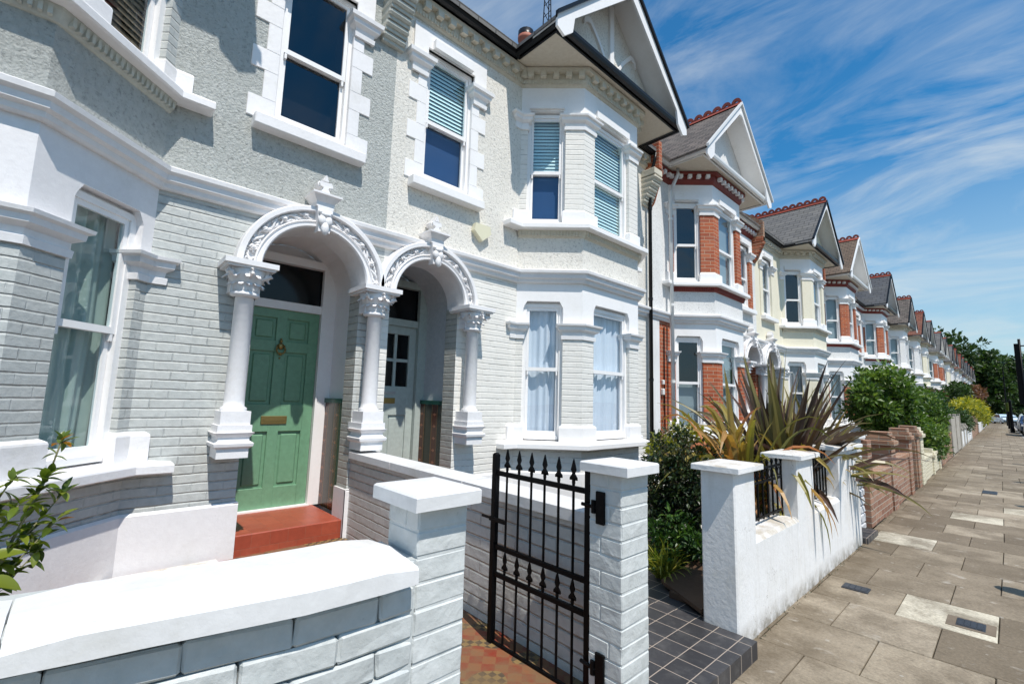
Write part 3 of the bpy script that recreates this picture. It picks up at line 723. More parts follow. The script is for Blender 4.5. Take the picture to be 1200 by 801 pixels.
def gable(root, new, gw, pal, lod, zr=7.98, hw=1.6, ze=6.42, dg=.98):
    # roof slopes
    back = -4.2; s = new()
    for sx in (-1, 1):
        a = (gw, dg + .03, zr + .09); b = (gw + sx * (hw + .12), dg + .03, ze - .03); c = (gw + sx * (hw + .12), back, ze - .03); e = (gw, back, zr + .09)
        s.extr([a, b, c, e], (0, 0, -.05))
    rf = s.build('gable_roof', pal['roof'], root)
    rd = new()
    rd.extr([(gw - .10, dg + .04, zr + .03), (gw, dg + .04, zr + .13), (gw + .10, dg + .04, zr + .03), (gw, dg + .04, zr + .06)], (0, back - dg - .04, 0))
    if pal.get('crest'):
        x = dg - .06
        while x > -3.2:
            K = 10
            for k in range(K):
                t0 = math.pi * k / K * 1.0; t1 = math.pi * (k + 1) / K
                P_ = lambda t, r: (gw, x + r * math.cos(t), zr + .14 + r * math.sin(t) * 1.15)
                rd.extr([P_(t0, .045), P_(t1, .045), P_(t1, .107), P_(t0, .107)], (.04, 0, 0))
            rd.box(gw, gw + .04, x - .108, x + .108, zr + .06, zr + .15)
            x -= .215
    rd.build('ridge', pal['ridge'], rf)
    vg = new()
    for sx in (-1, 1):
        vg.extr([(gw, dg + .025, zr + .12), (gw + sx * (hw + .15), dg + .025, ze - .01), (gw + sx * (hw + .15), dg + .025, ze - .07), (gw, dg + .025, zr + .06)], (0, .05, 0))
    vg.build('verge', pal['gutter'] if lod < 3 else M['black'], rf)
    b = new(); k = (zr - ze) / hw
    for sx in (-1, 1):
        bw_ = .27 if lod == 0 else .19
        pts = [(gw, dg, zr + .06), (gw, dg, zr + .06 - bw_), (gw + sx * (hw - .22), dg, ze + .235 - bw_ * .55 + .02), (gw + sx * (hw - .18), dg, ze - .12),
               (gw + sx * (hw - .02), dg, ze - .26), (gw + sx * (hw + .12), dg, ze - .2), (gw + sx * (hw + .12), dg, ze - .03)]
        b.extr(pts, (0, .035, 0))
        b.extr([(gw, dg - .01, zr + .02), (gw, dg - .01, zr - .01), (gw + sx * (hw + .1), dg - .01, ze - .10), (gw + sx * (hw + .1), dg - .01, ze - .07)], (0, -.42, 0))
    b.ball((gw, dg + .02, zr - .16), .05, (1, .6, 1.4))
    b.build('bargeboard', M['white'], root)
    g = new(); dw = .60
    g.poly([(gw - hw, dw, ze - .05), (gw + hw, dw, ze - .05), (gw, dw, zr)], (0, 1, 0)); gb = g.build('gable_wall', pal['gable'], root)
    if lod < 1:
        t = new()
        t.box(gw - .05, gw + .05, dw, dw + .04, ze - .05, zr - .1)
        for sx in (-1, 1):
            pr = None
            for q in range(9):
                a = q / 8; x = gw + sx * (.10 + .60 * a); z = ze + .28 + .62 * math.sin(a * math.pi / 2) if sx > 0 else ze + .28 + .62 * math.sin(a * math.pi / 2)
                z = ze + .95 - .72 * (1 - a) ** 2 if False else ze + .12 + .85 * (a ** .55)
                z = min(z, zr - (x - gw) * sx * k - .12)
                if pr: t.extr([(pr[0], dw, pr[1] - .045), (x, dw, z - .045), (x, dw, z + .045), (pr[0], dw, pr[1] + .045)], (0, .035, 0))
                pr = (x, z)
        t.build('timbering', M['white'], gb)
    # soffit and gutters
    so = new(); so.box(gw - hw + .02, gw + hw - .02, 0., dg - .12, 6.315, 6.335); so.build('soffit', M['soffit'], root)
    gu = new()
    fascia = [(gw + hw, .16), (gw + hw, dg - .10), (gw - hw, dg - .10), (gw - hw, .16)]
    gu.sweep(fascia, [(-.03, 6.30), (.0, 6.30), (.0, 6.345), (.035, 6.30), (.085, 6.31), (.10, 6.35), (.10, 6.395), (.085, 6.395), (.08, 6.36), (-.03, 6.36)])
    gu.box(gw - hw, gw + hw, .3, dg - .1, 6.335, 6.41)
    gu.build('gutter', pal['gutter'], root)

def house(hid, y0, y1, yc, m, pal, lod, label, wd, ww, r=.49, door='other', rz=0., xo=0.):
    root = thing('terraced_house', label, 'house', (XF + xo, yc, 0), rz, 'row of Victorian terraced houses')
    new = lambda: MB(lambda p: (p[1], m * p[0], p[2]), flip=(m > 0))
    Wd = (y1 - yc) if m > 0 else (yc - y0); Wb = (yc - y0) if m > 0 else (y1 - yc)
    bh, bj, bd = .70, 1.35, .65
    PL = [(bj, 0), (bh, bd), (-bh, bd), (-bj, 0)]
    outer = [(Wd, 0)] + PL + [(-Wb, 0)]
    # --- ground floor facade
    g = new(); zt = 3.2
    def rect(mb, a, b, z0, z1, d=0.): mb.poly([(a, d, z0), (b, d, z0), (b, d, z1), (a, d, z1)], (0, 1, 0))
    rect(g, bj, wd - r, 0, zt); rect(g, wd + r, Wd, 0, zt); rect(g, -Wb, -bj, 0, zt)
    K = 24; zc = 2.6
    for k in range(K):
        a = math.pi * k / K; b = math.pi * (k + 1) / K
        p = (wd + r * math.cos(a), 0, zc + r * math.sin(a)); q = (wd + r * math.cos(b), 0, zc + r * math.sin(b))
        g.poly([p, q, (q[0], 0, zt), (p[0], 0, zt)], (0, 1, 0))
    # bay below sill
    for a, b in zip(PL[:-1], PL[1:]):
        Q, L, n = seg(a, b); g.poly([Q(0, 0, 0), Q(L, 0, 0), Q(L, 0, .9), Q(0, 0, .9)], (n.x, n.y, 0))
    g.build('ground_floor_wall', pal['gf'], root)
    # --- upper floor facade with window hole
    u = new(); za, zb = 4.05, 5.76; hw = .36; zt2 = 6.4
    rect(u, bj - .02, ww - hw, 3.2, zt2); rect(u, ww + hw, Wd, 3.2, zt2); rect(u, ww - hw, ww + hw, 3.2, za); rect(u, ww - hw, ww + hw, zb, zt2); rect(u, -Wb, -bj + .02, 3.2, zt2)
    for x, sx in ((ww - hw, 1), (ww + hw, -1)): u.poly([(x, 0, za), (x, -.2, za), (x, -.2, zb), (x, 0, zb)], (sx, 0, 0))
    u.poly([(ww - hw, 0, zb), (ww + hw, 0, zb), (ww + hw, -.2, zb), (ww - hw, -.2, zb)], (0, 0, -1))
    for a, b in zip(PL[:-1], PL[1:]):
        Q, L, n = seg(a, b); u.poly([Q(0, 0, 3.2), Q(L, 0, 3.2), Q(L, 0, 3.9), Q(0, 0, 3.9)], (n.x, n.y, 0))
    u.build('upper_wall', pal['up'], root)
    # party wall end faces hidden between houses; roof
    rf = new()
    rf.extr([(Wd, .25, 6.42), (-Wb, .25, 6.42), (-Wb, -3.6, 9.3), (Wd, -3.6, 9.3)], (0, 0, -.08)); rf.extr([(Wd, -7.4, 6.4), (-Wb, -7.4, 6.4), (-Wb, -3.6, 9.3), (Wd, -3.6, 9.3)], (0, 0, -.08))
    mr = rf.build('roof', pal['roof'], root)
    # plinth
    p = new(); pz = .56
    p.sweep([(wd - r + .02, 0), (bj, 0)] + PL[1:3] + [(-bj, 0), (-Wb, 0)], [(.012, 0), (.035, .0), (.03, pz - .02), (0.01, pz)], cap=False)
    p.build('plinth', pal['plinth'], root); p = new()
    p.sweep([(Wd, 0), (wd + r - .02, 0)], [(.012, 0), (.035, 0), (.03, pz - .02), (0.01, pz)])
    p.build('plinth', pal['plinth'], root)
    # string course
    s = new()
    s.sweep(outer, [(0, ZS0), (.03, ZS0), (.045, ZS0 + .015), (.05, ZS0 + .05), (.085, ZS0 + .065), (.09, ZS0 + .11), (.12, ZS0 + .13), (.125, ZS0 + .165), (.09, ZS1), (0, ZS1 + .01)])
    s.build('string_course', pal['string'], root)
    # bay piers and openings, both floors
    op = [(.27, .83), (.25, 1.15), (.09, .65)]      # along each plan side, from door side; splay reversed for far one
    sides = list(zip(PL[:-1], PL[1:])); Ls = [(Vector(b) - Vector(a)).length for a, b in sides]
    op = [(.10, Ls[0] - .27), (.25, Ls[1] - .25), (.27, Ls[2] - .10)]
    def pt(i, s_, o=0.):
        Q, L, n = seg(*sides[i]); q = Q(s_, o, 0); return (q[0], q[1])
    def pier_paths(t=.16):
        return [[(bj + .10, -.005), (bj + .10, 0.0), (bj, 0), pt(0, op[0][0]), pt(0, op[0][0], -t)],
                [pt(0, op[0][1], -t), pt(0, op[0][1]), PL[1], pt(1, op[1][0]), pt(1, op[1][0], -t)],
                [pt(1, op[1][1], -t), pt(1, op[1][1]), PL[2], pt(2, op[2][0]), pt(2, op[2][0], -t)],
                [pt(2, op[2][1], -t), pt(2, op[2][1]), (-bj, 0), (-bj - .10, 0), (-bj - .10, -.005)]]
    floors = [(0.93, 1.17, 2.33, 2.55, ZS0 + .02, .97, 2.86, 'w0'), (3.94, 4.18, 5.40, 5.62, 6.09, 3.98, 5.70, 'w1')]
    for fi, (zb0, zb1, zb2, zb3, zf, zo0, zo1, key) in enumerate(floors):
        pp = pier_paths()
        for pi_, path in enumerate(pp):
            if pi_ == 0: path = path[2:]
            if pi_ == 3: path = path[:-2]
            br = new(); br.sweep(path, [(0, zb1 - .02), (0, zb2 + .03)], cap=False)
            br.build('bay_pier', pal['pier'], root)
        for path in pp:
            bs = new(); bs.sweep(path, [(-.02, zb0 - .02), (.035, zb0 - .02), (.035, zb1 - .035), (.03, zb1 - .02), (.0, zb1), (-.04, zb1)], cap=True)
            bs.build('pier_base', pal['trim'], root)
        for path in pp:
            cp = new(); cp.sweep(path, [(-.04, zb2), (.02, zb2), (.025, zb2 + .05), (.005, zb2 + .06), (.012, zb2 + .10), (.06, zb2 + .13), (.065, zb2 + .17), (.09, zb2 + .185), (.095, zb3 - .01), (-.04, zb3)], cap=True)
            cp.build('pier_capital', pal['trim'], root)
        fz = new(); t = .14
        for i, (a, b) in enumerate(sides):
            Q, L, n = seg(a, b); s0, s1 = op[i]; nn = (n.x, n.y, 0); ch = .05 if fi == 0 else .04; zs = zo1 - .10
            e0 = -.0; e1 = L
            fz.poly([Q(0, 0, zb3 - .02), Q(s0, 0, zb3 - .02), Q(s0, 0, zs), Q(0, 0, zs)], nn)
            fz.poly([Q(s1, 0, zb3 - .02), Q(L, 0, zb3 - .02), Q(L, 0, zs), Q(s1, 0, zs)], nn)
            fz.poly([Q(0, 0, zs), Q(s0, 0, zs), Q(s0 + .01, 0, zs + .03), Q(s0 + ch, 0, zo1), Q(s0 + ch, 0, zf), Q(0, 0, zf)], nn)
            fz.poly([Q(L, 0, zs), Q(s1, 0, zs), Q(s1 - .01, 0, zs + .03), Q(s1 - ch, 0, zo1), Q(s1 - ch, 0, zf), Q(L, 0, zf)], nn)
            fz.poly([Q(s0 + ch, 0, zo1), Q(s1 - ch, 0, zo1), Q(s1 - ch, 0, zf), Q(s0 + ch, 0, zf)], nn)
            rim = [(s0, zb3 - .02), (s0, zs), (s0 + .01, zs + .03), (s0 + ch, zo1), (s1 - ch, zo1), (s1 - .01, zs + .03), (s1, zs), (s1, zb3 - .02)]
            cx = (s0 + s1) / 2
            for (u0, v0), (u1, v1) in zip(rim[:-1], rim[1:]):
                mid = Vector(Q((u0 + u1) / 2, 0, (v0 + v1) / 2)); cen = Vector(Q(cx, 0, zb3))
                fz.poly([Q(u0, 0, v0), Q(u0, -t, v0), Q(u1, -t, v1), Q(u1, 0, v1)], cen - mid)
            # lintel board behind the shouldered head
            obox(fz, Q, s0 - .02, s1 + .02, -t, -.09, zo1 - .06, zo1 + .02)
            if fi == 1: obox(fz, Q, s0 + .02, s1 - .02, 0, .035, zo1 + .02, zo1 + .13)
        fz.build('bay_frieze', pal['frieze'], root)
        # sill
        sl = new(); zz = zb0
        sl.sweep([(bj + .14, -.005)] + [(bj + .14, 0.0)] + PL[0:4] + [(-bj - .14, 0.0), (-bj - .14, -.005)], [(0, zz - .075), (.14, zz - .075), (.155, zz - .065), (.155, zz - .012), (.15, zz), (.0, zz + .02), (-.25, zz + .035)], cap=False)
        sl.build('bay_sill', pal['trim'], root)
        if fi == 1:
            dn = new(); dn.sweep(PL, [(0, zz - .17), (.02, zz - .165), (.055, zz - .10), (.06, zz - .073), (0, zz - .07)], cap=False)
            if lod < 2:
                for i, (a, b) in enumerate(sides):
                    Q, L, n = seg(a, b); q = .02
                    while q < L - .02:
                        obox(dn, Q, q, q + .022, .0, .062, zz - .15, zz - .085); q += .044
            dn.build('dentil_band', pal['dent'], root)
        for i, (a, b) in enumerate(sides):
            if i == 2 and False: continue
            s0, s1 = op[i]
            sash(root, new, pt(i, s0), pt(i, s1), zo0, zo1 - .03, 'bay', mats=pal[key][1 if i == 1 else 0], zmid=(zo0 + (zo1 - zo0) * (.50 if fi == 0 else .46)))
    # --- upper window with quoins
    sash(root, new, (ww + hw, 0), (ww - hw, 0), za + .03, zb, 'up', mats=pal['w2'], zmid=za + .80, inset=.035)
    for sx in (-1, 1):
        q = new(); z = za - .02; k = 0
        if pal.get('quoin', True):
            while z < 5.34:
                w_ = .11 if k % 2 else .225
                z2 = min(5.36, z + (.21 if k % 2 == 0 else .28))
                x0, x1 = sorted((ww + sx * (hw - .012), ww + sx * (hw + w_)))
                q.rbox(x0, x1, -.06, .014, z - .001, z2 + .001, .005)
                z = z2; k += 1
            q.build('quoins', pal['quoinm'], root)
        else:
            x0, x1 = sorted((ww + sx * (hw - .01), ww + sx * (hw + .2))); q.box(x0, x1, -.06, .02, za, 5.36)
            q.build('window_pier', pal['pier'], root)
    for sx in (-1, 1):
        hd = new()
        x0, x1 = sorted((ww + sx * (hw - .0), ww + sx * (hw + .2)))
        hd.sweep([(x1, -.05), (x1, .03), (x0, .03), (x0, -.05)], [(-.02, 5.36), (.01, 5.36), (.015, 5.41), (.0, 5.42), (.01, 5.46), (.05, 5.49), (.055, 5.53), (.08, 5.545), (.085, 5.59), (-.02, 5.60)])
        hd.box(x0, x1, -.04, .03, 5.58, 6.0); hd.build('window_capital', pal['trim'], root)
    hd = new()
    hd.box(ww - hw - .001, ww + hw + .001, -.04, .029, zb, 6.0)
    hd.box(ww - hw + .06, ww + hw - .06, .02, .09, zb + .0, zb + .11)
    hd.build('window_head', pal['trim'], root)
    sl = new(); sl.rbox(ww - hw - .17, ww + hw + .17, -.06, .13, za - .13, za - .02, .008); sl.build('window_sill', pal['trim'], root)
    # --- eaves cornice
    c = new()
    cp_ = [(Wd, 0)] + PL + [(-Wb, 0)]
    c.sweep(cp_, [(0, 6.06), (.02, 6.07), (.05, 6.12), (.055, 6.15), (.05, 6.16), (.05, 6.24), (.12, 6.245), (.125, 6.30), (.0, 6.325)], cap=False)
    if lod < 3 and not pal.get('cdent'):
        for a, b in zip(cp_[:-1], cp_[1:]):
            Q, L, n = seg(a, b); k = .08
            while k < L - .06:
                obox(c, Q, k, k + .085, .05, .13, 6.165, 6.245); k += .185
            if lod < 2:
                k = .02
                while k < L - .02: obox(c, Q, k, k + .02, .04, .062, 6.09, 6.15); k += .042
    if pal.get('cdent'):
        c.mi = 1
        for a, b in zip(cp_[:-1], cp_[1:]):
            Q, L, n = seg(a, b); k = .085
            while k < L - .06:
                obox(c, Q, k + .005, k + .08, .05, .134, 6.168, 6.238); k += .185
    c.build('cornice', [pal['corn'], M['white']], root)
    gu = new(); gp = [(.10, 6.33), (.14, 6.30), (.19, 6.31), (.21, 6.35), (.21, 6.40), (.19, 6.40), (.18, 6.36), (.10, 6.36)]
    gu.sweep([(Wd, .02), (1.6, .02)], gp); gu.box(1.55, Wd, 0, .13, 6.33, 6.42); gu.build('eaves_gutter', pal['gutter'], root)
    gu = new(); gu.sweep([(-1.6, .02), (-Wb, .02)], gp); gu.box(-Wb, -1.55, 0, .13, 6.33, 6.42)
    gu.build('eaves_gutter', pal['gutter'], root)
    gable(root, new, pal.get('gw', 0.), pal, lod)
    # --- porch
    porch(root, new, wd, pal, r, door, lod)
    return root, new
# ------------------------------------------------------------------ houses: palettes and instances
m_porchB = m_paint('grey_white_porch_paint', (.55, .58, .60), .6, .1, .003)
M['glass_black'] = m_plain('black_glass', (.006, .007, .008), .12); M['glass_black'].node_tree.nodes['Principled BSDF'].inputs['Specular IOR Level'].default_value = .3
BL, NV = 'blind', 'navy'
g1, g2, g3 = M['glass'], M['glass_clear'], M['glass_dark']
def pal(**k):
    p = dict(gf=M['brickB'], up=M['castB'], pier=M['brickB'], trim=M['white'], frieze=M['white'], plinth=M['white'], string=M['trimA'], corn=M['stone_cream'], dent=M['stone_cream'],
             roof=M['slateD'], ridge=M['ridge_red'], gutter=M['black'], gable=M['castB'], jamb=M['brickjamb'], quoinm=M['white'], crest=True,
             w0=[('curtain_grey', 'curtain_grey', g1)] * 2, w1=[('net', 'net', g1)] * 2, w2=('net', 'net', g1))
    p.update(k); return p
cur = lambda c, g: [(c, c, g), (c, c, g)]
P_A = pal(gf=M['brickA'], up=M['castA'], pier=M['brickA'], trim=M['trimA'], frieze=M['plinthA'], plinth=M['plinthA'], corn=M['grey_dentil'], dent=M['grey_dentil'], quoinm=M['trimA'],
          w0=cur('curtain_green', g1), w1=[('brown', 'brown', g1), ('brown', 'brown', g1)], w2=('dark', 'dark', g3), string=M['trimA'])
P_B = pal(w0=cur('curtain_blue', g2), w1=[(BL, NV, g1), (BL, BL, g1)], w2=(BL, NV, g1))
P_C = pal(gf=M['redbrick'], up=M['castC'], pier=M['redbrick'], corn=M['redstone'], dent=M['redstone'], cdent=True, roof=M['slateC'], gutter=M['upvc'], gable=M['castC'],
          w0=[('dark', 'net', g1), ('net', 'net', g1)], w1=[('dark', 'dark', g1), ('net', 'net', g1)], w2=('net', 'net', g2), quoin=False, jamb=M['redbrick'])
P_D = pal(gf=M['castD'], up=M['castD'], pier=M['castD'], roof=M['slateD'], gable=M['castD'], frieze=M['white'], w0=cur('curtain_grey', g2), w1=[('dark', 'dark', g1), ('net', 'net', g1)], quoin=False)
P_E = pal(gf=M['castC'], up=M['castC'], pier=M['redbrick'], corn=M['redstone'], dent=M['redstone'], cdent=True, roof=M['slateE'], gutter=M['upvc'], gable=M['castC'], quoin=False)
P_F = pal(gf=M['castC'], up=M['castC'], pier=M['redbrick'], corn=M['redstone'], dent=M['redstone'], cdent=True, roof=M['slateF'], gable=M['castC'], quoin=False)
P_G = pal(gf=M['castC'], up=M['castC'], pier=M['castC'], roof=M['slateC'], quoin=False)
P_H = pal(gf=M['castC'], up=M['castC'], pier=M['castC'], roof=M['tileH'], quoin=False)
P_I = pal(gf=M['castD'], up=M['castD'], pier=M['castD'], roof=M['slateD'], quoin=False, crest=False)
P_J = pal(gf=M['castC'], up=M['castC'], pier=M['redbrick'], roof=M['slateD'], quoin=False, crest=False, gutter=M['upvc'])

hA, nA = house('A', -3.45, 2.30, -1.05, 1, P_A, 0, 'grey roughcast house with the bright green front door', 2.61, 2.48, .49, 'green')
hB, nB = house('B', 2.30, 7.81, 5.67, -1, P_B, 0, 'off-white house with the pale sage door and blue blinds upstairs', 2.81, 2.61, .46, 'sage')
hC, nC = house('C', 7.81, 13.35, 9.95, 1, P_C, 1, 'white house with orange brick bay piers behind the spiky plant', 2.75, 2.6, .45)
for rt, nw, ws in ((hA, nA, (.0, 1)), (hB, nB, (.0, 1))): pass
def porch_cols(root, new, ws):
    for w in ws: capital(root, new, w); column(root, new, w)
porch_cols(hA, nA, [2.61 - .60, 3.22]); porch_cols(hB, nB, [2.81 - .605])
def corbel(root, new, w0, w1, mat, z0=5.52, edge=None):
    mb = new(); K = 5
    for i in range(K):
        z = z0 + i * .105; d = .07 + .055 * i
        mb.rbox(w0, w1, -.05, d + .02, z + .03, z + .10, .02); mb.box(w0 + .01, w1 - .01, -.05, d - .02, z - .01, z + .05)
    mb.rbox(w0, w1, -.05, .30, z0 + K * .105 + .01, z0 + K * .105 + .14, .012)
    mb.build('corbel', mat, root)
    if edge:
        e = new(); e.extr([(w1 - .13, .30, 6.0), (w1 - .13, .30, 6.55), (w1 - .13, -3.6, 9.5), (w1 - .13, -3.6, 6.0)], (.12, 0, 0))
        e.extr([(w1 - .002, -.02, z0 - .05), (w1 - .002, .10, z0 + .1), (w1 - .002, .30, 6.0), (w1 - .002, -.02, 6.0)], (.06, 0, 0)); e.build('party_parapet', edge, root)
corbel(hA, nA, 3.13, 3.42, M['grey_dentil'], 5.50)
corbel(hC, nC, -2.40, -2.12, M['stone_cream'], 5.30, M['redbrick'])
corbel(hC, nC, 3.26, 3.40, M['redbrick'], 5.45, M['brick_old'])
# small fittings
mb = MB(); mb.smooth = True
def dpipe(root, new, w, mat, d=.09, r=.04, top=6.32, off=0.):
    mb = new(); mb.smooth = True
    pts = [(w + off, d + .12, top), (w + off, d + .12, top - .12), (w + off * .3, d + .04, top - .38), (w, d, top - .5), (w, d, .05)]
    mb.tube(pts, r, 10)
    mb.smooth = False
    for z in (5.2, 3.42, 1.9, .6): mb.tube([(w, d, z), (w, d, z + .05)], r + .008, 10)
    mb.build('drainpipe', mat, root)
dpipe(hC, nC, -1.50, M['upvc'], .13, .038, 6.32, .1)
dpipe(hB, nB, -2.03, M['black'], .10, .035)
mb = nC(); mb.box(-2.2, -1.82, 0, .03, .0, 3.1); mb.build('white_pilaster', M['white_masonry'], hC)
mb = nC(); mb.rbox(-1.72, -1.66, 0, .05, 1.86, 1.95, .01); mb.build('meter_box', M['upvc'], hC); mb = nC(); mb.rbox(-1.75, -1.68, 0, .06, 1.66, 1.78, .01); mb.build('meter_box', M['upvc'], hC)
mb = nC(); mb.tube([(-1.70, .03, 1.66), (-1.69, .03, 1.5), (-1.73, .03, 1.2), (-1.71, .03, .6)], .008, 6); mb.tube([(-1.62, .02, 3.0), (-1.63, .02, 2.0), (-1.62, .02, .5)], .012, 6); mb.build('cable', M['black'], hC)
# alarm box on B
t = MB(); y, z = 3.62, 3.66
pts = [(XF + .0, y - .12, z + .08), (XF, y + .12, z + .08), (XF, y + .14, z - .02), (XF, y, z - .14), (XF, y - .14, z - .02)]
t.extr(pts, (.075, 0, 0)); tag(t.build('alarm_box', M['alarm']), 'cream pentagonal alarm box on the off-white wall between the sash windows', 'alarm box')
# chimneys with pots
def chimney(root, new, w, d, z1, pots, mat):
    mb = new(); mb.box(w - .45, w + .45, d - .3, d + .3, 6.5, z1); mb.box(w - .49, w + .49, d - .34, d + .34, z1 - .16, z1 - .06); c = mb.build('chimney', mat, root)
    pm = new(); pm.smooth = True
    for k in range(pots): pm.lathe(w - .27 + k * .27, d, [(.11, z1), (.105, z1 + .3), (.13, z1 + .32), (.13, z1 + .37), (.09, z1 + .37), (.085, z1 + .1)], 14)
    pm.build('chimney_pot', M['pot'], c)
mb = nB(); mb.smooth = True; mb.lathe(-.02, -1.40, [(.15, 7.6), (.135, 8.45), (.155, 8.47), (.16, 8.54), (.12, 8.55), (.11, 8.3)], 16); mb.build('chimney_pot', M['pot'], hB)
mb = nB(); mb.smooth = True; mb.lathe(-.02, -1.40, [(.16, 8.54), (.155, 8.66), (.0, 8.68)], 14); mb.build('pot_cowl', M['black'], hB)
# lattice aerial on B roof
t = thing('aerial', 'small black lattice aerial standing on the roof ridge of the off-white house', 'aerial', (-5.0, 5.25, 8.0))
mb = MB()
for a in range(3):
    q = 2 * math.pi * a / 3; mb.tube([(.10 * math.cos(q), .10 * math.sin(q), -.6), (.03 * math.cos(q), .03 * math.sin(q), 1.2)], .010, 5)
for k in range(7):
    z = -.4 + k * .22; r = .10 - .07 * (z + .6) / 1.8
    for a in range(3):
        q = 2 * math.pi * a / 3; q2 = 2 * math.pi * (a + 1) / 3
        mb.tube([(r * math.cos(q), r * math.sin(q), z), (r * math.cos(q2), r * math.sin(q2), z + .12)], .007, 4)
mb.build('mast', M['iron'], t)
# more of the row: (y0,y1,yc,m,pal,label)
row = [(13.35, 19.0, 16.85, -1, P_D, 1, 'cream house with dark slate roof and black gutter, next beyond the orange brick piers'),
       (19.0, 24.95, 21.5, 1, P_E, 2, 'white house with red brick piers and brown tiled gable, behind the big green shrub'),
       (24.95, 31.2, 28.5, -1, P_F, 2, 'white house with red brick piers under a smooth charcoal slate gable'),
       (31.2, 37.9, 35.2, -1, P_G, 2, 'white house with weathered slate gable, left of the red tiled roof'),
       (37.9, 43.1, 40.9, -1, P_H, 3, 'white house with the red tiled gable roof'),
       (43.1, 48.7, 45.2, 1, P_I, 3, 'pale yellow house just right of the red tiled gable'),
       (48.7, 54.3, 52.2, -1, P_J, 3, 'grey slated house with brick piers in the middle distance of the row')]
y = 54.3; k = 0
labs = ['red roofed house in the far half of the row', 'slate roofed house right after the far red roofs', 'grey gabled house in the distant part of the row']
while y < 104:
    up = (k % 2 == 0); yc = y + (2.25 if up else 3.35)
    row.append((y, y + 5.6, yc, 1 if up else -1, (P_J, P_I, P_H, P_H, P_G, P_F, P_I, P_G, P_J)[k % 9], 3, None)); y += 5.6; k += 1
ord_ = ['ninth', 'tenth', 'eleventh', 'twelfth', 'thirteenth', 'fourteenth', 'fifteenth', 'sixteenth', 'seventeenth', 'eighteenth']
ri = 0
for y0, y1, yc, m, pl, lod, lab in row:
    if lab is None:
        lab = 'small distant gabled house, %s along the row from the green door' % (['eleventh', 'twelfth', 'thirteenth', 'fourteenth', 'fifteenth', 'sixteenth', 'seventeenth', 'eighteenth', 'nineteenth'][ri]); ri += 1
    rt, nw = house('h', y0, y1, yc, m, pl, lod, lab, 2.75, 2.6, .45)
    if pl in (P_D,):
        porch_cols(rt, nw, [2.15, 3.42]); corbel(rt, nw, -2.15, -1.95, M['stone_cream'], 5.5, M['brick_old'])
        ch = nw(); ch.extr([(1.9, -1.0, 6.9), (3.3, -1.0, 6.9), (3.3, -1.0, 8.55), (1.9, -1.0, 8.3)], (0, -2.4, 0)); dm = ch.build('dormer', M['slateE'], rt)
        ch = nw(); ch.box(1.8, 3.4, -3.4, -.85, 8.52, 8.60); ch.build('dormer_roof', M['upvc'], dm)
    elif lod < 3: corbel(rt, nw, -2.2, -2.0, M['redbrick'], 5.45, M['redbrick'])
    if lod == 2: chimney(rt, nw, 1.2, -2.6, 9.6, 2, M['brick_old'])
porch_cols(hC, nC, [2.2, 3.35])

# ------------------------------------------------------------------ front garden walls, piers, gate
def BX(y): return -.0115 * max(0., y - 8)
def brick_pier(mb, x0, x1, y0, y1, z0, z1, h=.0745):
    mb.smooth = False
    mb.box(x0 + .0032, x1 - .0032, y0 + .0032, y1 - .0032, z0, z1)
    z = z1; k = 0
    while z > z0 - .01:
        a, b = max(z0, z - h + .0035), z
        if b - a > .02:
            if k % 2: mb.rbox(x0, x1, y0, y1, a, b, .0055, .0016)
            else:
                xm = x0 + (x1 - x0) * random.choice((.36, .62)); mb.rbox(x0, xm - .0015, y0, y1, a, b, .0055, .0016); mb.rbox(xm + .0015, x1, y0, y1, a, b, .0055, .0016)
        z -= h; k += 1
def brick_run(mb, x0, x1, y0, y1, z0, z1, L=.225, h=.0745):
    """real bricks on the +x face of a wall along y"""
    mb.box(x0, x1 - .0022, y0, y1, z0, z1)
    z = z1; k = 0
    while z > z0:
        a, b = max(z0, z - h + .003), z; y = y1 - (L / 2 if k % 2 else L)
        ye = y1
        while ye > y0 + .01:
            yb = max(y0, y)
            mb.rbox(x1 - .08, x1 + random.uniform(-.001, .002), yb + .001, ye - .001, a + random.uniform(-.0015, .0015), b + random.uniform(-.0015, .0015), .0075, .0026)
            ye = yb; y = ye - L
        z -= h; k += 1
M['paintbrickA'] = m_thick('thick_grey_wall_paint', (.50, .525, .52))
M['paintbrickP'] = m_thick('thick_pale_pier_paint', (.56, .58, .57))
def cap(root, x0, x1, y0, y1, z0, z1, mat):
    """flat coping stone, four shallow weathered slopes"""
    mb = MB(); j = lambda s_=.0015: random.uniform(-s_, s_); e = .006
    lo = [mb.P((x + j(), y + j(), z0)) for x, y in ((x0, y0), (x1, y0), (x1, y1), (x0, y1))]
    hi = [mb.P((x + j(), y + j(), z1 - .014 - e)) for x, y in ((x0, y0), (x1, y0), (x1, y1), (x0, y1))]
    h2 = [mb.P((x, y, z1 - .014)) for x, y in ((x0 + e, y0 + e), (x1 - e, y0 + e), (x1 - e, y1 - e), (x0 + e, y1 - e))]
    cx, cy = (x0 + x1) / 2, (y0 + y1) / 2; top = mb.P((cx + j(.01), cy + j(.01), z1))
    c = Vector((cx, cy, (z0 + z1) / 2))
    mb.face(lo, (0, 0, -1))
    for i in range(4):
        k = (i + 1) % 4; mid = (Vector(mb.v[lo[i]]) + Vector(mb.v[lo[k]])) / 2 - c; mid.z = 0
        mb.face([lo[i], lo[k], hi[k], hi[i]], mid); mb.face([hi[i], hi[k], h2[k], h2[i]], mid + Vector((0, 0, .1))); mb.face([h2[i], h2[k], top], (0, 0, 1))
    return mb.build('coping_stone', mat, root)
t = thing('gate_pier', 'pale grey brick gate pier joined to the low front wall, left of the iron gate', 'gate pier', (0, 0, 0), 0, 'grey brick gate piers')
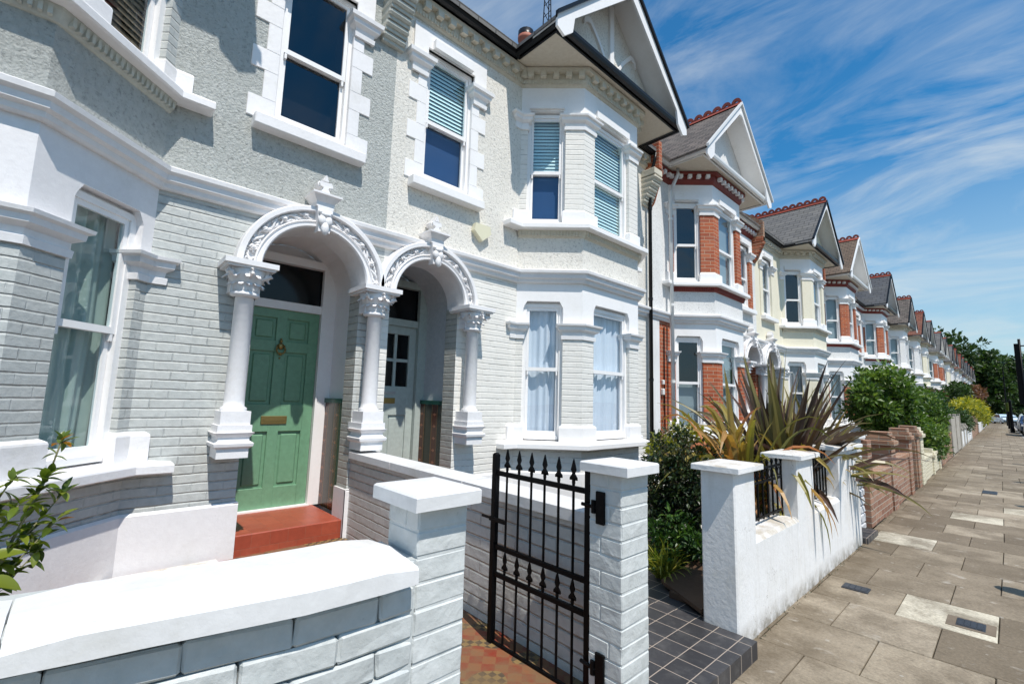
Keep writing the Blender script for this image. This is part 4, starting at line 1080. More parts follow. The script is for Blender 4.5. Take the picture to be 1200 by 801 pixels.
mb = MB(); brick_pier(mb, -1.43, -1.245, .79, .975, 0, 1.165); mb.build('shaft', M['paintbrickP'], t); cap(t, -1.46, -1.19, .745, .985, 1.165, 1.225, M['coping'])
t = thing('gate_pier', 'pale grey brick gate pier carrying the black gate hinges', 'gate pier', (0, 0, 0), 0, 'grey brick gate piers')
mb = MB(); brick_pier(mb, -1.43, -1.245, 1.865, 2.09, 0, 1.165); mb.build('shaft', M['paintbrickP'], t); cap(t, -1.46, -1.19, 1.825, 2.10, 1.165, 1.225, M['coping'])
t = thing('front_wall', 'low grey painted brick front wall with broad white coping in the foreground', 'wall')
mb = MB(); brick_run(mb, -1.47, -1.245, -3.2, .7895, 0, 1.016); WB = lambda y: -.18 * max(0., .5 - y)
mb.v = [(p[0] + WB(p[1]), p[1], p[2]) for p in mb.v]
mb.build('brickwork', M['paintbrickA'], t)
mb = MB(); random.seed(5)
for a, b in ((-3.2, -1.05), (-1.046, -.062), (-.058, .765)):
    # weathered coping stone, slightly saddled
    secs = []
    n = 8
    for k in range(n + 1):
        y = a + (b - a) * k / n; j = lambda s=.002: random.uniform(-s, s)
        e = .012 if k in (0, n) else 0
        secs.append([mb.P((x, y, z)) for x, z in ((-1.52 + j(), .97), (-1.523 + j(), 1.02 - e), (-1.51, 1.03 - e + j()), (-1.36, 1.040 - e * .6 + j(.001)), (-1.200, 1.026 - e + j(.001)), (-1.191 + j(.001), 1.018 - e), (-1.190 + j(.001), .968 + j(.002)))])
    for k in range(n):
        for q in range(7): mb.face([secs[k][q], secs[k + 1][q], secs[k + 1][(q + 1) % 7], secs[k][(q + 1) % 7]])
    mb.face(secs[0]); mb.face(list(reversed(secs[-1])))
mb.v = [(p[0] + WB(p[1]) * (1 if p[0] > -1.3 else .6), p[1], p[2]) for p in mb.v]
mb.build('coping', M['coping'], t)
random.seed(12)
# dividing wall
t = thing('dividing_wall', 'low painted brick wall between the two front paths with white coping', 'wall')
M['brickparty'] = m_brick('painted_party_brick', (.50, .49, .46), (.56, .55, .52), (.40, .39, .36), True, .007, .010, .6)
mb = MB(); mb.poly([(-4.6, 2.07, 0), (-1.43, 2.0, 0), (-1.43, 2.0, .87), (-4.6, 2.07, .87)], (0, -1, 0)); mb.poly([(-4.6, 2.24, 0), (-1.43, 2.18, 0), (-1.43, 2.18, .87), (-4.6, 2.24, .87)], (0, 1, 0)); mb.build('brickwork', M['brickparty'], t)
mb = MB()
for a, b in ((0, .28), (.283, .62), (.623, 1.)):
    xa, xb = -4.56 + 3.12 * a, -4.56 + 3.12 * b; ya, yb = 2.035 - .07 * a, 2.035 - .07 * b
    mb.box8([(x, y + w, z) for z in (.868, .928) for w in (0, .24) for x, y in ((xa, ya), (xb, yb))])
mb.build('coping', M['coping'], t)
# iron gate
t = thing('iron_gate', 'open black wrought iron gate with arrow head finials', 'gate')
GY, GX0, GX1 = 1.90, -2.163, -1.457
mb = MB(); r = .018
for x, zt in ((GX0, 1.165), (GX1, 1.165)):
    mb = MB(); mb.rbox(x - r, x + r, GY - r, GY + r, .05, zt, .003); mb.ball((x, GY, 1.166), .018, (1, 1, .5)); mb.build('gate_post', M['iron'], t)
for z in (1.055, .632, .478, .10, .068):
    mb = MB(); mb.rbox(GX0, GX1, GY - .009, GY + .009, z - .014, z + .014, .003); mb.build('rail', M['iron'], t)
def arrowhead(mb, x, y, z, s=1.):
    mb.tube([(x, y, z - .01), (x, y, z + .02 * s), (x, y, z + .03 * s)], [.006, .007, .006], 6)
    prof = [(0, .125), (.008, .10), (.015, .075), (.007, .058), (.012, .050), (.021, .040), (.022, .028), (.014, .034), (.007, .030), (.008, .018), (.005, .0)]
    pts = [(x + a * s, y - .004, z + b * s) for a, b in prof] + [(x - a * s, y - .004, z + b * s) for a, b in reversed(prof[1:])]
    n = len(prof); idx = [mb.P(p) for p in pts]; idb = [mb.P((p[0], p[1] + .008, p[2])) for p in pts]; N_ = len(pts)
    L = lambda k: k; Rr = lambda k: (N_ - k) % N_
    for k in range(n - 1):
        a, b, c, d = L(k), L(k + 1), Rr(k + 1), Rr(k)
        q = [a, b, c] if k == 0 else [a, b, c, d]
        mb.face([idx[i] for i in q], (0, -1, 0)); mb.face([idb[i] for i in q], (0, 1, 0))
    for k in range(N_): mb.face([idx[k], idx[(k + 1) % N_], idb[(k + 1) % N_], idb[k]])
xs = [GX0 + (GX1 - GX0) * (k + 1) / 7 for k in range(6)]
for x in xs:
    mb = MB(); mb.tube([(x, GY, .10), (x, GY, .478)], .007, 6, False); b_ = mb.build('bar', M['iron'], t, True)
    mb = MB(); arrowhead(mb, x, GY, .49, 1.05); mb.build('finial', M['iron'], b_)
    mb = MB(); mb.tube([(x, GY, .632), (x, GY, 1.055)], .007, 6, False); b_ = mb.build('bar', M['iron'], t, True)
    mb = MB(); arrowhead(mb, x, GY, 1.066, 1.1); mb.build('finial', M['iron'], b_)
for z in (1.0, .285):
    mb = MB()
    mb.rbox(-1.385, -1.335, 1.852, 1.866, z - .075, z + .075, .003); mb.tube([(-1.475, 1.865, z), (-1.36, 1.86, z - .003)], .009, 6); mb.tube([(-1.40, 1.862, z - .03), (-1.40, 1.862, z + .03)], .014, 8); mb.build('hinge', M['iron'], t)
mb = MB(); mb.tube([(-2.26, 1.885, .79), (-2.06, 1.885, .785)], .008, 6); mb.rbox(-2.19, -2.05, 1.875, 1.89, .775, .80, .003); mb.rbox(-2.15, -2.135, 1.88, 1.9, .66, .78, .003); mb.build('latch', M['iron'], t)
# white rendered wall of B
t = thing('front_wall', 'white rendered front wall with square piers and black railings under the spiky plant', 'wall')
mb = MB()
X0, X1 = -1.47, -1.245
for a, b in ((3.46, 4.42), (4.84, 5.80)):
    mb = MB()
    mb.extr([(X0 + .02, a - .02, -.02), (X1 - .004, a - .02, -.02), (X1 - .004, a - .02, .572), (X1 - .03, a - .02, .60), (X0 + .02, a - .02, .61)], (0, b - a + .04, 0)); mb.build('low_wall', M['white_masonry'], t)
for y0, y1 in ((3.13, 3.47), (4.41, 4.85), (5.76, 6.60)):
    mb = MB(); mb.rbox(X0, X1, y0, y1, -.02, 1.07, .010); p = mb.build('wall_pier', M['white_masonry'], t)
    cap(p, X0 - .04, X1 + .045, y0 - .05, y1 + .05, 1.068, 1.12, M['white_masonry'])
for k, (a, b) in enumerate(((3.52, 4.38), (4.90, 5.72))):
    mb = MB(); x = -1.36
    for z in (1.02, .92, .66): mb.rbox(x - .006, x + .006, a, b, z - .01, z + .01, .002)
    n = int((b - a) / .10)
    for i in range(n + 1):
        y = a + (b - a) * i / n; mb.tube([(x, y, .64 if 0 < i < n else .57), (x, y, 1.05)], .008, 6)
        mb.ball((x, y, 1.06), .013, (1, 1, 1.6), 6, 4)
        if i < n: mb.tube([(x, y + (b - a) / n / 2 + .032 * math.cos(q), .97 + .032 * math.sin(q)) for q in [2 * math.pi * j / 10 for j in range(11)]], .005, 5, False)
    mb.build('railing', M['iron'], t)

# further walls along the pavement
XW = -1.30
def lowwall(label, y0, y1, z, mat, capmat=None, piers=(), th=.22, name='front_wall', dx=0., pz=1.1, pmat=None, ph=.4):
    t = thing(name, label, 'wall', (XW + dx + BX((y0 + y1) / 2), (y0 + y1) / 2, 0), .0115 if y0 > 8 else 0)
    L = (y1 - y0) / 2; mb = MB(); mb.rbox(-th, 0, -L, L, -.02, z - (.07 if capmat else 0), .006); mb.build('brickwork', mat, t)
    if capmat:
        c = MB(); n = int(2 * L / .085)
        for i in range(n):
            a = -L + 2 * L * i / n; c.rbox(-th - .02, .02, a + .003, a + 2 * L / n - .003, z - .072, z + random.uniform(-.002, .003), .006)
        c.build('coping', capmat, t)
    for py, pw, pzz in piers:
        q = MB(); a = py - (y0 + y1) / 2
        q.rbox(-th - .05, .03, a - pw / 2, a + pw / 2, -.02, pzz - .12, .006); pr_ = q.build('wall_pier', pmat or mat, t)
        q = MB(); q.rbox(-th - .09, .07, a - pw / 2 - .04, a + pw / 2 + .04, pzz - .20, pzz - .13, .006); q.rbox(-th - .06, .04, a - pw / 2 - .01, a + pw / 2 + .01, pzz - .13, pzz - .075, .004); q.rbox(-th - .03, .01, a - pw / 2 + .02, a + pw / 2 - .02, pzz - .076, pzz, .006); q.build('pier_cap', capmat or pmat or mat, pr_)
    return t
t = thing('rubble_pier', 'pale painted stone block pier beside the black tiled path', 'gate pier')
mb = MB(); z = 0.
while z < 1.05:
    h = random.uniform(.085, .12); mb.rbox(-1.80, -1.36, 7.22, 7.48, z, z + h - .008, .016, .006); z += h
mb.build('blockwork', M['stain'], t); mb = MB(); mb.rbox(-1.84, -1.32, 7.18, 7.52, z, z + .07, .01, .002); mb.build('coping_stone', M['white_masonry'], t)
lowwall('short orange brick pier against the pale stone blocks', 7.49, 7.72, 1.1, M['brick_pink'], None, (), .3, 'brick_pier')
lowwall('low pinkish brick wall with a soldier course, nearest of the brick walls', 7.73, 9.0, .66, M['brick_pink'], M['brick_old'], ())
lowwall('low brick wall between two capped brick piers', 9.05, 11.4, .74, M['brick_pink'], M['brick_old'], ((9.25, .34, 1.16), (11.2, .34, 1.17)))
lowwall('tall single orange brick pier next to the cream brick pier', 12.15, 12.6, 1.0, M['brick_old'], M['brick_old'], ((12.37, .36, 1.19),))
lowwall('cream painted brick pier with scalloped low wall under the shrub', 12.75, 17.0, .5, M['cream_paint'], M['cream_paint'], ((13.0, .42, 1.15), (15.2, .2, .6), (16.8, .25, .62)))
lowwall('old brick wall half hidden by the drooping shrub', 17.1, 21.7, .82, M['brick_old'], M['brick_old'], ())
t = thing('board_fence', 'weathered pale board fence beyond the big shrub', 'fence', (XW - .02 + BX(24), 24.2, 0), .0115)
mb = MB(); n = 20
for i in range(n): mb.rbox(-.02, .02, -2.4 + i * .24, -2.4 + i * .24 + .225, .03, 1.32 + random.uniform(-.02, .02), .006)
mb.rbox(-.06, -.02, -2.4, 2.4, .35, .42, .004); mb.rbox(-.06, -.02, -2.4, 2.4, 1.0, 1.07, .004); mb.build('boards', M['wood_fence'], t)
for i in range(3): mb = MB(); mb.rbox(-.05, .05, -2.42 + i * 2.4, -2.32 + i * 2.4, 0, 1.42, .008); mb.build('fence_post', M['wood_fence'], t)
lowwall('low white wall with grey piers after the board fence', 26.8, 31.5, .65, M['white_masonry'], None, ((27., .3, .95), (29.2, .3, .95), (31.3, .3, .95)), pmat=M['wood_fence'])
lowwall('small white wall in front of the dark shrub', 32., 36.5, .55, M['white_masonry'], None, ((36.2, .35, .85),))
lowwall('reddish brown brick wall beneath the yellow flowers', 37.5, 47., 1.25, M['brick_old'], None, ((46.8, .4, 1.35),), pmat=M['brick_old'])
lowwall('short white gate pier past the reddish wall', 47.6, 48.3, 1.35, M['white_masonry'], None, ())
lowwall('distant low garden wall under the yellow flowering hedge', 50., 75., .7, M['castC'], None, ())

# ------------------------------------------------------------------ ground
mb = MB(); mb.box(-300, 300, -120, 400, -.6, -.14); tag(mb.build('ground', M['far_ground']), kind='structure')
mb = MB(); mb.box(-12, -1.3, -8, 8, -.3, .02); mb.extr([(-12, 8, .02), (-1.3, 8, .02), (-1.3 + BX(120), 120, .02), (-12, 120, .02)], (0, 0, -.3)); tag(mb.build('garden_soil', M['soil']), kind='structure')
mb = MB(); KX = .75
mb.poly([(KX + .12, -10, -.11), (9, -10, -.11), (9, 8, -.11), (KX + .12, 8, -.11)], (0, 0, 1)); mb.poly([(KX + .12, 8, -.11), (9, 8, -.11), (9 + BX(220), 220, -.11), (KX + .12 + BX(220), 220, -.11)], (0, 0, 1))
tag(mb.build('road', M['asphalt']), kind='structure')
mb = MB()
mb.poly([(9, -10, -.0), (12, -10, -.0), (12, 8, -.0), (9, 8, -.0)], (0, 0, 1)); mb.poly([(9, 8, 0), (12, 8, 0), (12 + BX(220), 220, 0), (9 + BX(220), 220, 0)], (0, 0, 1)); mb.poly([(9, -10, -.12), (9, 8, -.12), (9, 8, 0), (9, -10, 0)], (-1, 0, 0))
tag(mb.build('far_pavement', M['kerb']), kind='structure')
mb = MB(); y = -4.
while y < 200:
    L = .9 if y < 60 else 6; a, b = KX + BX(y), KX + BX(y + L)
    mb.box8([(x, yy, z) for z in (-.2, .012) for yy in (y + .004, y + L - .004) for x in ((a if yy < y + L / 2 else b), (a if yy < y + L / 2 else b) + .125)]); y += L
tag(mb.build('kerb', M['kerb']), kind='structure')
mb = MB(); mb.box(-1.42, KX, -8, 8, -.2, -.012); mb.extr([(-1.42, 8, -.012), (KX, 8, -.012), (KX + BX(200), 200, -.012), (-1.6 + BX(200), 200, -.012)], (0, 0, -.2)); tag(mb.build('pavement_bed', M['joint']), kind='structure')
mb = MB(); random.seed(21)
y = 3.405 - .585 * 14; k = 0
while y < 95:
    h = .585; L = .53
    xs_ = []; off = (-.44 if k % 2 else -.70) - .53 * 6
    x = off
    W0, W1 = -1.40 - (.15 if y > 12 else 0), KX
    edges = [W0]
    while x < W1 - .1:
        if x > W0 + .12: edges.append(x)
        # occasional long slab
        x += L * (1.5 if random.random() < .12 and y > 12 else 1)
    edges.append(W1)
    for a, b in zip(edges[:-1], edges[1:]):
        tnt = random.uniform(.0, .9) ** 1.2; ym = y + h / 2
        if abs((a + b) / 2 + .965) < .1 and 6.8 < y < 7.1: tnt = .99
        if random.random() < .04 and y > 8: tnt = .95
        if -.75 < a < -.6 and 4.4 < y < 4.7: tnt = .96
        if abs(a + .17) < .02 and 9.5 < y < 11: tnt = .95
        mb.tint = tnt; g = .003; dz = random.uniform(-.002, .002)
        A, B = BX(y), BX(y + h)
        p = [(a + g + A, y + g), (b - g + A, y + g), (b - g + B, y + h - g), (a + g + B, y + h - g)]
        top = [mb.P((q[0] + (.004 if i in (0, 3) else -.004), q[1] + (.004 if i < 2 else -.004), .002 + dz)) for i, q in enumerate(p)]
        bot = [mb.P((q[0], q[1], -.003 + dz)) for q in p]; low = [mb.P((q[0], q[1], -.02)) for q in p]
        mb.face(top, (0, 0, 1))
        for i in range(4):
            j = (i + 1) % 4; mb.face([bot[i], bot[j], top[j], top[i]], (0, 0, 1)); nn = ((p[i][1] - p[j][1]) * -1, (p[j][0] - p[i][0]) * -1, 0); mb.face([low[i], low[j], bot[j], bot[i]], nn)
    y += h; k += 1
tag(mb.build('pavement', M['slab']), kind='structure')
# cover plates
def cover(x, y, w, l, label, surround=False):
    t = thing('utility_cover', label, 'access cover', (x, y, .0), 0, 'metal covers in the pavement')
    if surround:
        q = MB(); q.box(-w / 2 - .05, w / 2 + .05, -l / 2 - .03, l / 2 + .03, -.01, .006); q.build('surround', M['cement'], t)
    q = MB(); q.rbox(-w / 2, w / 2, -l / 2, l / 2, -.01, .010, .003)
    for i in range(4): q.rbox(-w / 2 + .01 + i * (w - .02) / 4, -w / 2 + .005 + (i + 1) * (w - .02) / 4, -l / 2 + .01, l / 2 - .01, .008, .0135, .001)
    q.build('plate', M['cover'], t)
cover(-1.0, 4.95, .18, .14, 'dark metal cover near the foot of the white wall')
cover(-.305, 4.79, .15, .16, 'ribbed metal cover set in the pale new slab', True)
cover(-.34 + BX(12.7), 12.75, .2, .45, 'dark metal cover further along the middle of the pavement')
# paths
mb = MB(); mb.box(-4.6, -1.25, .985, 2.06, 0, .098); mb.box(-4.58, -3.6, -.2, .99, 0, .0965)
tag(mb.build('tiled_path', M['path']), kind='structure')
mb = MB(); mb.box(-4.6, -1.14, 2.2, 3.13, 0, .10); tag(mb.build('black_tiled_path', M['blacktile']), kind='structure')
mb = MB(); mb.box(-4.6, -1.48, 3.13, 4.1, 0, .097); tag(mb.build('black_tiled_yard', M['blacktile']), kind='structure')
mb = MB(); mb.box(-4.6, -1.2, 6.62, 7.2, 0, .06); tag(mb.build('side_path', M['blacktile']), kind='structure')
mb = MB(); mb.box(-4.57, -1.5, -3.4, -.1, 0, .04); tag(mb.build('front_bed', M['soil']), kind='structure')
mb = MB(); mb.box(-4.57, -3.65, -3.4, -.2, .03, .09); mb.box(-4.5, -4.42, -.1, .95, .09, .14); tag(mb.build('cement_edging', M['white_masonry']), kind='structure')
# wooden planter board lying on the black tiles
t = MB(); t.extr([(-1.93, 3.42, .13), (-1.50, 3.17, .12), (-1.50, 3.55, .22), (-1.80, 3.80, .25)], (0, 0, .025)); t.box(-1.80, -1.52, 3.30, 3.72, .098, .14)
tag(t.build('old_board', m_plain('dark_wood_board', (.10, .055, .03), .7, 0, 20, .004, .4)), 'brown wooden board lying on the black tiles behind the white pier', 'board')
# ------------------------------------------------------------------ vegetation
def leafq(mb, c, d, up, L, W, fold=.25):
    """one leaf: diamond folded on its midrib"""
    d = d.normalized(); s = d.cross(up)
    if s.length < 1e-3: s = d.cross(Vector((1, 0, 0)))
    s.normalize(); n = s.cross(d)
    a = mb.P(tuple(c)); b = mb.P(tuple(c + d * L)); l = mb.P(tuple(c + d * L * .45 + s * W / 2 + n * W * fold)); r = mb.P(tuple(c + d * L * .45 - s * W / 2 + n * W * fold))
    mb.face([a, r, b], tuple(n)); mb.face([a, b, l], tuple(n))
def leaf6(mb, c, d, up, L, W):
    d = d.normalized(); s_ = d.cross(up)
    if s_.length < 1e-3: s_ = d.cross(Vector((1, 0, 0)))
    s_.normalize(); n = s_.cross(d); R_, L_, Cc = [], [], []
    for k in range(7):
        f = k / 6; w_ = W / 2 * math.sin(math.pi * f ** .85) ** .8 if 0 < k < 6 else .0004; p = c + d * L * f - n * L * .22 * f * f
        Cc.append(mb.P(tuple(p))); R_.append(mb.P(tuple(p + s_ * w_ + n * w_ * .45))); L_.append(mb.P(tuple(p - s_ * w_ + n * w_ * .45)))
    for k in range(6):
        mb.face([Cc[k], R_[k], R_[k + 1], Cc[k + 1]], tuple(n)); mb.face([L_[k], Cc[k], Cc[k + 1], L_[k + 1]], tuple(n))
def rv(): 
    while True:
        v = Vector((random.uniform(-1, 1), random.uniform(-1, 1), random.uniform(-1, 1)))
        if .05 < v.length < 1: return v.normalized()
def crown(mb, c, rad, nclump, per, leaf, csize=.28, seed=1, shell=.55, tintf=None, flat=.0):
    random.seed(seed); c = Vector(c); rad = Vector(rad)
    for k in range(nclump):
        v = rv(); rr = random.uniform(shell, 1.0) * (1 + .22 * noise.noise(v * 2.1 + Vector((seed, 0, 0))))
        cc = c + Vector((v.x * rad.x, v.y * rad.y, v.z * rad.z)) * rr
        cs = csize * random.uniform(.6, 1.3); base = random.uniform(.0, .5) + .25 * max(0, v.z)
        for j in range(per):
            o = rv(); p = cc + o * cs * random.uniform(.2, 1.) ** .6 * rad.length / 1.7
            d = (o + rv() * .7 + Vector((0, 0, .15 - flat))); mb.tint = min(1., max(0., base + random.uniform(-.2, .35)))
            L = leaf * random.uniform(.6, 1.25); leafq(mb, p, d, rv() * .6 + Vector((0, 0, 1)), L, L * .55)
def limbs(mb, base, top, r0, n, spread, seed):
    random.seed(seed); base = Vector(base); top = Vector(top)
    mb.smooth = True
    mid = base.lerp(top, .45) + Vector((random.uniform(-.1, .1), random.uniform(-.1, .1), 0)) * (top - base).length * .2
    mb.tube([base, mid, top], [r0, r0 * .7, r0 * .25], 8)
    for k in range(n):
        t = random.uniform(.25, .8); p = base.lerp(mid, t / .45) if t < .45 else mid.lerp(top, (t - .45) / .55)
        a = random.uniform(0, 6.28); e = p + Vector((math.cos(a) * spread[0], math.sin(a) * spread[1], spread[2] * random.uniform(.3, 1.)))
        m_ = p.lerp(e, .5) + Vector((0, 0, .08 * (e - p).length)); mb.tube([p, m_, e], [r0 * .45, r0 * .3, r0 * .08], 6)
def shrub(name, label, cat, parts, trunk, leafmat, group=None):
    t = thing(name, label, cat, (0, 0, 0), 0, group)
    mb = MB()
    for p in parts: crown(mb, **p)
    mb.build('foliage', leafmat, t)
    if trunk:
        tb = MB(); limbs(tb, *trunk); tb.build('stem', M['bark'], t)
    return t
# dark shrub behind the gate pier
shrub('evergreen_shrub', 'dark glossy evergreen shrub between the grey gate pier and the white wall pier', 'shrub',
      [dict(c=(-2.12, 4.12, .66), rad=(.42, .40, .60), nclump=300, per=36, leaf=.045, csize=.14, seed=3, shell=.3)], ((-2.12, 4.12, 0), (-2.1, 4.15, 1.0), .04, 8, (.35, .35, .35), 4), M['leaf_dark'])
shrub('golden_shrub', 'yellow green shrub behind the dark evergreen', 'shrub',
      [dict(c=(-2.55, 4.95, .95), rad=(.35, .4, .36), nclump=60, per=30, leaf=.06, csize=.2, seed=9, shell=.4)], ((-2.55, 4.95, 0), (-2.55, 4.95, 1.1), .03, 5, (.3, .3, .3), 5), M['leaf_gold'])
shrub('bedding_shrub', 'low bright green shrub at the foot of the white wall pier', 'shrub',
      [dict(c=(-1.95, 3.78, .36), rad=(.26, .24, .26), nclump=60, per=26, leaf=.05, csize=.2, seed=19, shell=.3)], None, M['leaf_mid'])
def blade(mb, base, az, el, L, W, droop, tint, twist=0., n=9, kink=None):
    p = Vector(base); d = Vector((math.cos(az) * math.cos(el), math.sin(az) * math.cos(el), math.sin(el))); prev = None; st = L / n
    mb.tint = tint
    for k in range(n + 1):
        f = k / n; w = W * (.55 + .9 * f) if f < .4 else W * .91 * (1 - ((f - .4) / .6) ** 2.2) + .002
        s = d.cross(Vector((0, 0, 1)))
        if s.length < .05: s = Vector((-math.sin(az), math.cos(az), 0))
        s.normalize(); s = Matrix.Rotation(twist * f, 3, d) @ s; nn = s.cross(d).normalized()
        a = mb.P(tuple(p + s * w / 2 + nn * w * .28)); b = mb.P(tuple(p)); c = mb.P(tuple(p - s * w / 2 + nn * w * .28))
        if prev:
            mb.face([prev[0], a, b, prev[1]], tuple(nn)); mb.face([prev[1], b, c, prev[2]], tuple(nn))
        prev = (a, b, c); p = p + d * st
        g = droop * (f ** 1.1) * 1.9 + (.9 if kink and abs(f - kink) < .5 / n else 0)
        d = (d + Vector((0, 0, -1)) * g * st / L * 1.6 * (1 if kink is None else .8)).normalized()
random.seed(77)
def phormium(label, c, n, lmin, lmax, tintr, mat, azr=(0, 6.28), elr=(.6, 1.45), drr=(.05, .5), W=.055, seed=1, kinkp=0.):
    random.seed(seed); t = thing('flax_plant', label, 'plant', (0, 0, 0), 0); mb = MB()
    for k in range(n):
        az = random.uniform(*azr); el = random.uniform(*elr); b = (c[0] + random.uniform(-.14, .14), c[1] + random.uniform(-.16, .16), c[2])
        lean = 1 - (el - elr[0]) / (elr[1] - elr[0])
        blade(mb, b, az, el, random.uniform(lmin, lmax) * (1 - .12 * lean), W * random.uniform(.7, 1.25), random.uniform(*drr) * (.4 + lean), random.uniform(*tintr), random.uniform(-1.2, 1.2), 10, random.uniform(.5, .8) if random.random() < kinkp else None)
    mb.build('leaves', mat, t); return t
phormium('tall purple leaved flax plant with upright sword leaves behind the white wall', (-1.95, 6.15, .35), 150, 1.05, 2.0, (0, 1), M['blade_dark'], elr=(.55, 1.5), drr=(.0, 1.3), W=.085, seed=5, kinkp=.08)
phormium('gold and orange striped flax plant drooping over the white wall', (-1.85, 4.75, .45), 125, .85, 1.45, (0, 1), M['blade_gold'], elr=(.7, 1.45), drr=(1.6, 5.), W=.075, seed=8, kinkp=.35)
phormium('purple and olive flax plant leaning over the last white pier', (-1.8, 6.7, .5), 100, .8, 1.4, (.2, 1), M['blade_dark'], elr=(.3, 1.35), drr=(.1, .9), W=.08, seed=15, kinkp=.15)
phormium('yellow edged flax plant hanging out over the pavement', (-1.68, 6.2, .6), 60, .65, 1.05, (0, .7), M['blade_gold'], azr=(-1.9, 2.4), elr=(.45, 1.25), drr=(.6, 2.), W=.055, seed=25)
t = thing('ornamental_grass', 'yellow variegated grass tuft beside the black tiles', 'grass tuft'); mb = MB(); random.seed(4)
for k in range(190): blade(mb, (-2.02 + random.uniform(-.05, .05), 3.62 + random.uniform(-.05, .05), .09), random.uniform(0, 6.28), random.uniform(.5, 1.4), random.uniform(.22, .38), .012, random.uniform(.6, 1.7), random.uniform(0, 1), 0, 7)
mb.build('blades', M['grass_gold'], t)
# near sprig over the coping on the left
t = thing('garden_sprig', 'leafy green twig with orange tips rising behind the foreground coping', 'plant'); random.seed(31)
st = MB(); lf = MB(); st.smooth = True; lf.smooth = True
def twig(pts, r, gap=.011, t0=.25):
    pts = [Vector(p) for p in pts]; st.tube(pts, [r * (1 - .6 * i / (len(pts) - 1)) for i in range(len(pts))], 6)
    n = int(sum((b - a).length for a, b in zip(pts[:-1], pts[1:])) / gap)
    for k in range(int(n * t0), n):
        f = k / max(1, n - 1) * (len(pts) - 1.001); i = int(f); p = pts[i].lerp(pts[i + 1], f - i); d = (pts[i + 1] - pts[i]).normalized()
        lf.tint = random.choice((.1, .3, .5, .55, .7, .8)); L = random.uniform(.03, .05)
        leaf6(lf, p, rv() + d * .7, Vector((0, 0, 1)) + rv() * .4, L, L * .42)
b0 = Vector((-1.72, -.24, .55))
def tip(p, n, L, hot):
    for k in range(n):
        lf.tint = .97 if k < hot else random.uniform(.2, .75); leaf6(lf, Vector(p) + rv() * .004, rv() + Vector((0, 0, .35)), Vector((0, 0, 1)), L * random.uniform(.7, 1.1), L * .42)
twig([b0, (-1.70, -.12, 1.0), (-1.685, -.06, 1.2), (-1.675, -.035, 1.28)], .005)
st.tube([(-1.675, -.035, 1.28), (-1.67, -.022, 1.355)], .0022, 5)
tip((-1.67, -.022, 1.355), 12, .036, 3); tip((-1.672, -.028, 1.325), 3, .03, 0)
for e_, m_ in (((-1.69, -.005, 1.225), 1.0), ((-1.68, -.01, 1.16), .98), ((-1.69, -.035, 1.09), .94), ((-1.67, -.10, 1.27), 1.0), ((-1.66, -.12, 1.20), .98), ((-1.70, -.07, 1.13), .95), ((-1.67, -.14, 1.15), .93), ((-1.66, -.08, 1.21), 1.0)):
    e_ = Vector(e_); md = b0.lerp(e_, .6) + Vector((0, -.03, .06)); twig([b0, (b0 + md) / 2 + Vector((0, 0, .04)), md, e_], .004, .009, .5); tip(e_, 5, .04, 1 if m_ == .98 else 0)
for p, d in (((-1.655, -.13, 1.09), (.1, .8, .25)), ((-1.65, -.12, 1.05), (.1, .6, -.2)), ((-1.66, -.16, 1.0), (.1, .5, -.5))):
    lf.tint = .72; leaf6(lf, Vector(p), Vector(d), Vector((.5, 0, 1)), .075, .036)
s_ = st.build('twig', M['twig'], t, True); lf.build('foliage', M['leaf_near'], t)
# big shrub over the garden walls
shrub('street_shrub', 'large bushy green shrub spreading over the brick garden walls', 'shrub',
      [dict(c=(-2.35, 15.9, 1.72), rad=(.72, 1.75, 1.02), nclump=260, per=46, leaf=.13, csize=.14, seed=41, shell=.5),
       dict(c=(-1.85, 18.3, 1.35), rad=(.5, 1.8, .72), nclump=150, per=40, leaf=.12, csize=.14, seed=42, shell=.5),
       dict(c=(-1.55, 17.0, .78), rad=(.34, 1.5, .5), nclump=120, per=34, leaf=.10, csize=.16, seed=43, shell=.4)],
      ((-2.4, 15.6, 0), (-2.3, 15.8, 2.2), .09, 14, (.7, 1.6, .6), 44), M['leaf_bright'])
shrub('hanging_shrub', 'loose green shrub reaching above the board fence', 'shrub',
      [dict(c=(-2.4, 25.0, 1.6), rad=(.8, 2.6, .7), nclump=170, per=36, leaf=.14, csize=.15, seed=51, shell=.5)], ((-2.4, 25, 0), (-2.4, 25, 1.8), .06, 8, (.5, 1.2, .4), 52), M['leaf_mid'])
shrub('dark_garden_shrub', 'dark green rounded shrub behind the small white wall', 'shrub',
      [dict(c=(-1.95, 33.5, .95), rad=(.5, 2.4, .6), nclump=130, per=34, leaf=.14, csize=.17, seed=53, shell=.4)], None, M['leaf_tree'])
shrub('rose_bush', 'reddish leaved bush in a front garden of the row', 'shrub',
      [dict(c=(-2.8, 31.0, 2.0), rad=(.6, 1.7, .6), nclump=80, per=30, leaf=.14, csize=.2, seed=55, shell=.4)], ((-2.8, 31, 0), (-2.8, 31, 2.0), .05, 6, (.4, .9, .3), 56), M['leaf_red'])
shrub('flowering_hedge', 'bright yellow flowering hedge above the reddish wall', 'hedge',
      [dict(c=(-2.2, 46., 1.75), rad=(.75, 6.0, .55), nclump=200, per=30, leaf=.2, csize=.09, seed=57, shell=.4), dict(c=(-2.1, 60., 1.35), rad=(.55, 6.5, 1.0), nclump=200, per=30, leaf=.22, csize=.08, seed=58, shell=.4)], None, M['flower_y'])
